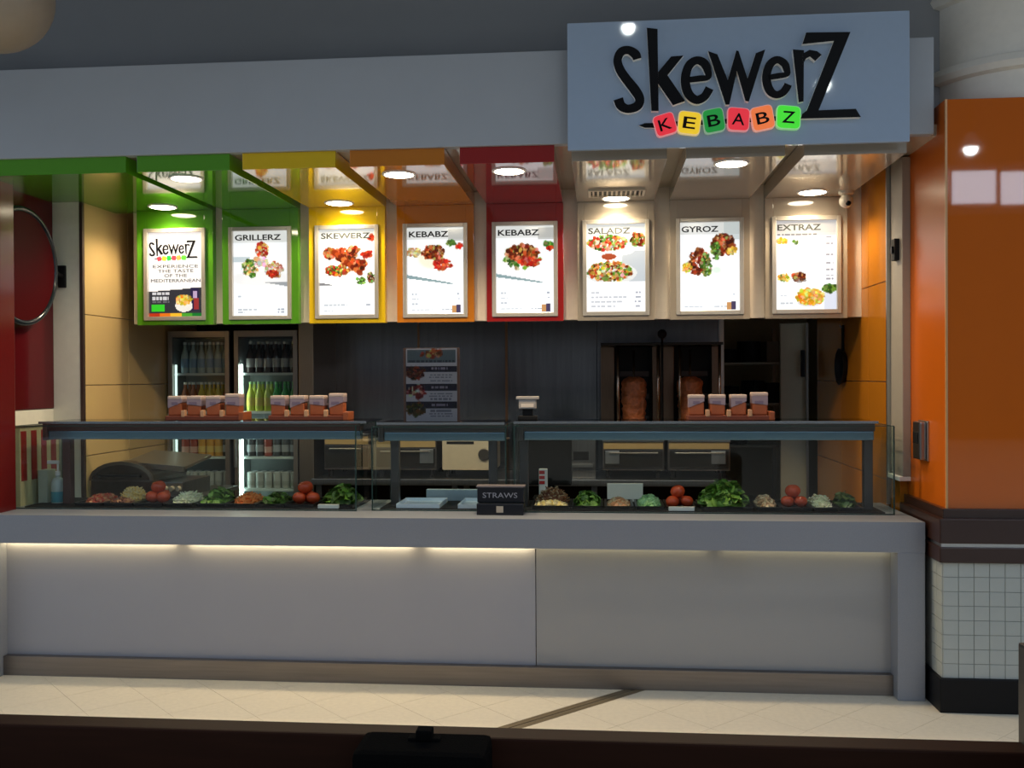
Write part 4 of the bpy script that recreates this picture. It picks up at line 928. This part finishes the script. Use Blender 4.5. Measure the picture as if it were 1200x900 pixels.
build_fridge(-3.235, -2.760, 'dim glass door drinks fridge against the tan tiled wall', 'tan wall fridge',
             shelves(['water'], ['amber', 'amber', 'juice', 'juice', 'juice', 'amber'], ['red', 'red', 'orange', 'orange', 'orange', 'dark'], ['silver']), 1.2)
build_fridge(-2.724, -2.239, 'brightly lit glass door drinks fridge beside the bronze post', 'bright fridge by the post',
             shelves(['cola'], ['lime', 'lime', 'lime', 'green', 'green', 'green'], ['dark', 'dark', 'red', 'dark', 'dark', 'dark'], ['silver']), 9.0)
# ---- side bench with a roll-top grill
sbn = thing('side_bench', 'low stainless bench along the tan tiled wall', 'bench', (-3.05, 6.4, 0))
put('worktop', MB().box(-3.258, -2.58, 5.93, 6.75, 0.87, 0.90, 0.003), STEEL, sbn)
for x, y in ((-3.22, 5.97), (-2.62, 5.97), (-3.22, 6.71), (-2.62, 6.71)): put('leg', MB().box(x - .02, x + .02, y - .02, y + .02, 0, 0.87), STEEL, sbn)
gr = thing('roll_top_grill', 'dark steel grill with a curved lid and lifted flat cover on the side bench', 'grill', (-3.05, 6.4, 0.90))
GM = M('grill_steel', (0.15, 0.11, 0.08), 0.3, 0.9, var=0.3)
put('body', MB().box(-3.41, -2.93, 6.10, 6.62, 0.90, 1.02, 0.012), GM, gr)
lid = put('curved_lid', MB().prism([(-3.41, 1.02)] + [(-3.17 - 0.24 * math.cos(a), 1.02 + 0.115 * math.sin(a)) for a in [k * math.pi / 12 for k in range(1, 12)]] + [(-2.93, 1.02)], 6.10, 6.62), GM, gr)
put('lid_rib', MB().prism([(-3.17 - 0.248 * math.cos(a), 1.015 + 0.122 * math.sin(a)) for a in [k * math.pi / 12 for k in range(13)]] + [(-3.17 - 0.225 * math.cos(a), 1.015 + 0.10 * math.sin(a)) for a in [k * math.pi / 12 for k in range(12, -1, -1)]], 6.085, 6.10), M('grill_rib', (0.30, 0.25, 0.20), 0.3, 0.9), lid)
put('lid_handle', MB().tube([(-3.33, 6.09, 1.04), (-3.33, 6.06, 1.05), (-3.02, 6.06, 1.05), (-3.02, 6.09, 1.04)], 0.008), BLACKM, lid)
mtx = Matrix.Translation((-2.95, 6.36, 1.125)) @ Matrix.Rotation(R(4), 4, 'Y') @ Matrix.Rotation(R(6), 4, 'X')
put('flat_cover', MB().box(-0.23, 0.24, -0.2, 0.22, -0.008, 0.012, 0.004, mtx=mtx), M('grill_cover', (0.34, 0.29, 0.23), 0.35, 0.85), gr)
put('cover_rim', MB().box(-0.23, 0.24, -0.215, -0.2, -0.02, 0.014, 0.003, mtx=mtx), STEEL, gr)
put('side_tray', MB().box(-2.93, -2.72, 6.14, 6.58, 0.90, 1.0, 0.005), STEEL, gr)
for k in range(4): put('knob', MB().lathe([(0, 0), (.018, 0), (.015, .03), (0, .03)], 12, mtx=Matrix.Translation((-2.90 + k * .05, 6.14, 0.96)) @ Matrix.Rotation(R(90), 4, 'X')), M('knob_cream', (.5, .42, .32), .4), gr)
gr.scale = (0.86, 1, 1); gr.location = (-2.94, 6.265, 0.90)
# ---- counter end: striped carton, white board, sanitizer
sc2 = thing('striped_carton', 'red and cream striped carton standing along the side wall at the counter end', 'carton', (-3.425, 5.67, CT))
CRM = M('carton_cream', (0.60, 0.48, 0.30), 0.5); CRD = M('carton_red', (0.35, 0.02, 0.02), 0.4)
put('carton_body', MB().box(-3.446, -3.408, 5.46, 5.88, CT, 1.375, 0.003), CRM, sc2)
put('top_fold', MB().box(-3.447, -3.404, 5.455, 5.885, 1.375, 1.385, 0.002), M('fold_dark', (0.12, 0.09, 0.06), 0.5), sc2)
for k in range(4):
    y = 5.47 + k * 0.105; b = MB(); b.prism([(y, 1.06), (y + 0.056, 1.06), (y + 0.050, 1.355), (y - 0.004, 1.355)], -0.002, 0.002)
    bmesh.ops.transform(b.bm, matrix=Matrix.Translation((-3.407, 0, 0)) @ Matrix(((0, 1, 0, 0), (1, 0, 0, 0), (0, 0, 1, 0), (0, 0, 0, 1))), verts=b.bm.verts)
    put('red_stripe', b, CRD, sc2)
wbx = tag(MB().box(-3.385, -3.325, 5.60, 5.70, CT + .0005, 1.115, 0.006).build('carton_box', M('box_pale_green', (0.42, 0.44, 0.34), 0.5)), 'plain pale green box beside the hand sanitizer', 'box')
SXp, SYp = -3.262, 5.61
hs = thing('sanitizer_bottle', 'clear pump bottle of blue hand sanitizer at the counter end', 'bottle', (SXp, SYp, CT))
mt_ = Matrix.Translation((SXp, SYp, CT))
put('bottle', MB().lathe([(0, 0), (.036, 0), (.04, .01), (.04, .13), (.03, .15), (.014, .16), (.014, .175), (0, .175)], 18, mtx=mt_), M('sanitizer_clear', (0.45, 0.52, 0.50), 0.15), hs)
put('gel', MB().lathe([(.0408, .012), (.0408, .075)], 18, mtx=mt_), M('gel_blue', (0.06, 0.30, 0.36), 0.2), hs)
pp = put('pump', MB().lathe([(.016, .17), (.016, .195), (.006, .195), (.006, .245), (0, .245)], 12, mtx=mt_), WHITE, hs)
put('nozzle', MB().box(SXp - .065, SXp + .01, SYp - .01, SYp + .01, CT + .24, CT + .26, 0.004), WHITE, pp)
# ---- back bench with appliances
bb = thing('back_bench', 'long stainless back bench with under-shelf below the steel wall', 'bench', (-0.6, 7.3, 0))
put('worktop', MB().box(-2.10, 0.92, 6.92, 7.64, 0.885, 0.93, 0.003), STEEL, bb)
put('under_shelf', MB().box(-2.08, 0.90, 6.98, 7.62, 0.30, 0.33), STEEL, bb)
for x in (-2.05, -1.05, -0.05, 0.87):
    for y in (6.97, 7.58): put('leg', MB().box(x - .02, x + .02, y - .02, y + .02, 0, .885), STEEL, bb)
DW_ = M('oven_window', (0.02, 0.018, 0.016), 0.15); GOLD_GLINT = M('gold_glint', (0.60, 0.42, 0.18), 0.35, 0.3)  # gold colour holds the warm light glinting on the oven tops
def oven(x0, x1, h, label, gold=True, grey=None):
    z = 0.985; t = thing('counter_oven', label, 'oven', ((x0 + x1) / 2, 7.2, 0.93))
    put('body', MB().box(x0, x1, 7.06, 7.55, z, z + h, 0.005), M('oven_body', (0.16, 0.14, 0.13), 0.35, 0.8), t)
    put('top_panel', MB().box(x0 + .008, x1 - .008, 7.052, 7.06, z + h * .72, z + h - .012), GOLD_GLINT if gold else STEEL, t)
    put('edge', MB().box(x0, x1, 7.04, 7.065, z + h - .01, z + h + .006, 0.002), STEEL, t)
    w = put('door', MB().box(x0 + .012, x1 - .012, 7.045, 7.06, z + .02, z + h * .68, 0.003), DW_, t)
    put('handle', MB().tube([(x0 + .05, 7.045, z + h * .6), (x0 + .05, 7.02, z + h * .6), (x1 - .05, 7.02, z + h * .6), (x1 - .05, 7.045, z + h * .6)], .006, 6), STEEL, w)
    if grey: put('control_panel', MB().box(grey - .05, grey + .05, 7.036, 7.046, z + .05, z + h * .66, .002), ALU, t)
    for x in (x0 + .04, x1 - .04):
        for y in (7.1, 7.5): put('foot', MB().lathe([(.018, .93), (.018, z), (0, z)], 10, x, y), BLACKM, t)
oven(-2.04, -1.70, 0.26, 'dark counter oven nearest the bronze post')
oven(-1.66, -1.20, 0.23, 'counter oven with gold glint painted on the top panel behind the small display case', True, -1.27)
oven(0.01, 0.45, 0.215, 'counter grill with grey control panel below the first rotisserie', True, 0.08)
oven(0.475, 0.915, 0.215, 'counter grill with grey control panel beside the back room opening', True, 0.83)
ts = thing('toaster', 'bright stainless toaster with a round dial on the back bench', 'toaster', (-0.96, 7.2, 0.93))
put('body', MB().box(-1.155, -0.765, 7.03, 7.40, 0.985, 1.215, 0.012), M('toaster_warm_lit', (0.80, 0.68, 0.48), 0.3, 0.3), ts)  # warm gold light is put into the steel colour
put('slot', MB().box(-1.12, -0.92, 7.028, 7.034, 1.175, 1.195), BLACKM, ts)
put('dial', MB().lathe([(0, 0), (.045, 0), (.04, .02), (0, .022)], 20, mtx=Matrix.Translation((-0.845, 7.03, 1.10)) @ Matrix.Rotation(R(90), 4, 'X')), M('dial_dark', (.05, .045, .04), .3), ts)
for x in (-1.12, -0.80):
    for y in (7.07, 7.36): put('foot', MB().lathe([(.018, .93), (.018, .986), (0, .986)], 10, x, y), BLACKM, ts)
bx = thing('steel_canister_box', 'small steel box between the toaster and the grills', 'box', (-0.35, 7.2, 0.93))
put('body', MB().box(-0.22, -0.04, 7.06, 7.4, 0.93, 1.23, 0.005), STEEL, bx); put('slot', MB().box(-0.20, -0.09, 7.055, 7.061, 1.06, 1.12), BLACKM, bx); put('ledge', MB().box(-0.22, -0.06, 7.03, 7.062, 1.01, 1.03), ALU, bx)
# register monitor seen from behind
mn = thing('register_monitor', 'black register monitor seen from behind inside the right case', 'monitor', (-0.33, 6.05, 0.90))
put('worktop_stand', MB().box(-0.42, -0.24, 5.97, 6.13, 0.0, 0.92, 0.005), BLACKM, mn)
put('neck', MB().box(-0.37, -0.29, 6.04, 6.09, 0.92, 1.05, 0.005), BLACKM, mn)
ms = put('screen_back', MB().box(-0.49, -0.18, 6.02, 6.06, 0.99, 1.275, 0.012), BLACKM, mn)
put('top_edge', MB().box(-0.49, -0.18, 6.015, 6.065, 1.275, 1.285, 0.002), M('bezel', (.14, .12, .10), .35), ms)
# ---- kebab rotisseries
MEATM = M('kebab_meat', (0.50, 0.15, 0.05), 0.5, var=0.6, scale=40, bump=0.6)
def rotisserie(x0, x1, xm, label, mlabel):
    t = thing('kebab_rotisserie', label, 'rotisserie', ((x0 + x1) / 2, 7.3, 1.20)); z0, z1 = 1.20, 1.885
    put('base', MB().box(x0, x1, 7.08, 7.58, z0, z0 + .05, .005), STEEL, t)
    put('burner_back', MB().box(x0 + .03, x1 - .03, 7.48, 7.58, z0 + .05, z1, .005), BLACKM, t)
    put('side_panel', MB().box(x0, x0 + .10, 7.40, 7.46, z0 + .05, z1, .004), M('rot_panel', (.20, .13, .09), .3, .9, var=.3, stretch=(10, 10, .4)), t)
    put('side_panel', MB().box(x1 - .05, x1, 7.40, 7.46, z0 + .05, z1, .004), M('rot_panel'), t)
    put('top_plate', MB().box(x0, x1, 7.10, 7.58, z1, z1 + .02, .003), M('rot_dark', (.03, .025, .022), .35, .6), t)
    for x in (x0 + .125, x1 - .02): put('corner_rod', MB().tube([(x, 7.16, z0 + .05), (x, 7.16, z1)], .011), M('rod_steel', (.55, .45, .36), .25, 1.0), t)
    put('spit', MB().tube([(xm, 7.26, z0 + .05), (xm, 7.26, z1 - .03)], .008), M('rod_steel'), t)
    for k in range(3):
        put('burner_bar', MB().box(x0 + .14, x1 - .07, 7.465, 7.48, z0 + .12 + k * .17, z0 + .16 + k * .17, .003), M('burner', (.05, .03, .025), .5), t)
    b = MB(); rr = random.Random(int(xm * 100) + 5); prof = []
    N = 22
    for k in range(N + 1):
        u = k / N; z = z0 + .065 + u * (1.655 - z0 - .065); r = (.062 + .028 * math.sin(min(1, u * 1.15) * math.pi * .62)) * (1 if u < .93 else (1.0 - (u - .93) / .07 * .55))
        prof.append((r, z))
    prof = [(0, prof[0][1])] + prof + [(0, prof[-1][1] + .004)]
    b.lathe(prof, 26, xm, 7.26)
    for v in b.bm.verts:
        d = Vector((v.co.x - xm, v.co.y - 7.26, 0)); v.co += d * rr.uniform(-.10, .10); v.co.z += rr.uniform(-.004, .004)
    tag(b.build('kebab_meat', MEATM), mlabel, 'meat')
rotisserie(0.0, 0.435, 0.243, 'vertical kebab rotisserie next to the plain steel wall', 'brown cone of kebab meat on the spit next to the plain steel wall')
rotisserie(0.445, 0.875, 0.652, 'vertical kebab rotisserie next to the back room opening', 'brown cone of kebab meat behind the sauce holder')
lt = thing('ladle', 'long dark ladle hanging between the two rotisseries', 'ladle', (0.44, 7.10, 1.3))
put('handle', MB().tube([(0.44, 7.09, 1.249), (0.44, 7.09, 1.95)], .009), BLACKM, lt)
put('bowl', MB().sphere((0.44, 7.09, 1.965), .034, (1, .6, 1)), BLACKM, lt)
# ---- back room shelves and pans
sh = thing('storage_shelf', 'metal storage rack with black pans in the back room', 'shelf', (1.25, 9.0, 0))
for z in (0.55, 1.05, 1.42, 1.78): put('shelf_board', MB().box(1.02, 1.60, 8.75, 9.25, z - .02, z, .002), M('shelf_grey', (.30, .28, .22), .4, .4), sh)
for x in (1.02, 1.60):
    for y in (8.75, 9.25): put('upright', MB().box(x - .015, x + .015, y - .015, y + .015, 0, 2.1), M('shelf_grey'), sh)
def pot(x, y, z, r, h, label):
    t = thing('stock_pot', label, 'pot', (x, y, z), 'pots on the storage rack')
    put('pot_body', MB().lathe([(0, z), (r, z), (r, z + h), (r * .94, z + h), (r * .94, z + .01), (0, z + .01)], 20, x, y), BLACKM, t)
    put('pot_handle', MB().box(x - .012, x + .012, y - r - .07, y - r, z + h * .8, z + h * .88, .002), BLACKM, t)
pot(1.14, 8.95, 1.78, .085, .12, 'small black pot on the upper board of the storage rack')
pot(1.33, 8.95, 1.78, .105, .19, 'tall black pot on the upper board of the storage rack')
pot(1.15, 8.95, 1.42, .09, .15, 'small black pot on the middle board of the storage rack')
pot(1.36, 8.95, 1.42, .10, .20, 'tall black pot on the middle board of the storage rack')
pot(1.20, 8.95, 1.05, .12, .18, 'wide black pot on the lower board of the storage rack')
tag(MB().box(1.46, 1.585, 8.80, 9.1, 1.78, 1.965, .006).build('storage_box', M('box_brown', (.16, .13, .09), .5)), 'brown storage box beside the tall pot on the rack', 'box')
tag(MB().lathe([(0, 1.78), (.035, 1.78), (.04, 1.88), (.025, 1.92), (.02, 1.945), (0, 1.945)], 14, 1.045, 8.83).build('white_jug', WHITE), 'white plastic jug at the rack corner', 'jug')
tag(MB().box(1.47, 1.58, 8.85, 9.1, 1.42, 1.60, .006).build('black_crate', BLACKM), 'black crate at the end of the middle rack board', 'crate')
for nm, bl, x, y, z, lab in (('pendant_lamp_offscreen', 'pendant_bulb_offscreen', 0.53, -8.0, 8.0, 'high mall lamp mirrored in the upper edge of the shop sign'),
                             ('mall_lamp_offscreen', 'mall_bulb_offscreen', 4.0, -8.0, 6.85, 'high mall lamp mirrored in the last sign letter'),
                             ('atrium_lamp_offscreen', 'atrium_bulb_offscreen', 6.55, -8.0, 5.65, 'high mall lamp mirrored in the orange column')):
    t = thing(nm, lab, 'lamp', (x, y, z), 'high lamps across the mall')
    put('shade', MB().lathe([(0.0, z + .30), (.06, z + .30), (.20, z + .02), (.21, z), (.19, z + .01), (.05, z + .26), (0, z + .26)], 24, x, y), ALU, t)
    put(bl, MB().sphere((x, y, z + .02), .11, u=16, v=10), M('mall_bulb', (1, .97, .9), .4, emis=110.0, ecol=(.92, 1.0, .97)), t)
    put('cord', MB().tube([(x, y, z + .29), (x, y, z + 2.5)], .012, 6), BLACKM, t)

# ================================================================== FOREGROUND SEATING
bn = thing('wooden_bench', 'dark brown wooden bench back with end post in the foreground', 'bench', (-0.3, 2.3, 0))
put('backrest', MB().box(-3.2, 1.06, 2.44, 2.52, 0.40, 0.75, 0.006), WOOD, bn)
put('seat', MB().box(-3.2, 1.06, 2.0, 2.44, 0.40, 0.45, 0.006), WOOD, bn)
put('end_post', MB().box(1.03, 1.16, 2.0, 2.53, 0.0, 0.995, 0.008), POST, bn)
for x in (-3.1, -1.0): put('leg', MB().box(x, x + .07, 2.02, 2.5, 0, .40), WOOD, bn)
bag = thing('backpack', 'black backpack with a top buckle leaning on the wooden bench back', 'bag', (-0.44, 2.32, 0.45))
put('bag_body', MB().box(-0.60, -0.275, 2.28, 2.438, 0.45, 0.765, 0.02), M('bag_cloth', (0.003, 0.003, 0.003), 1.0, ior=1.1, bump=.3, scale=200), bag)
put('top_buckle', MB().box(-0.458, -0.418, 2.36, 2.40, 0.765, 0.793, 0.006).box(-0.478, -0.398, 2.365, 2.395, 0.755, 0.772, 0.004), M('bag_strap', (0.004, 0.004, 0.004), 0.9, ior=1.1), bag)
put('front_pocket', MB().box(-0.56, -0.31, 2.235, 2.285, 0.47, 0.66, 0.02), M('bag_cloth'), bag)
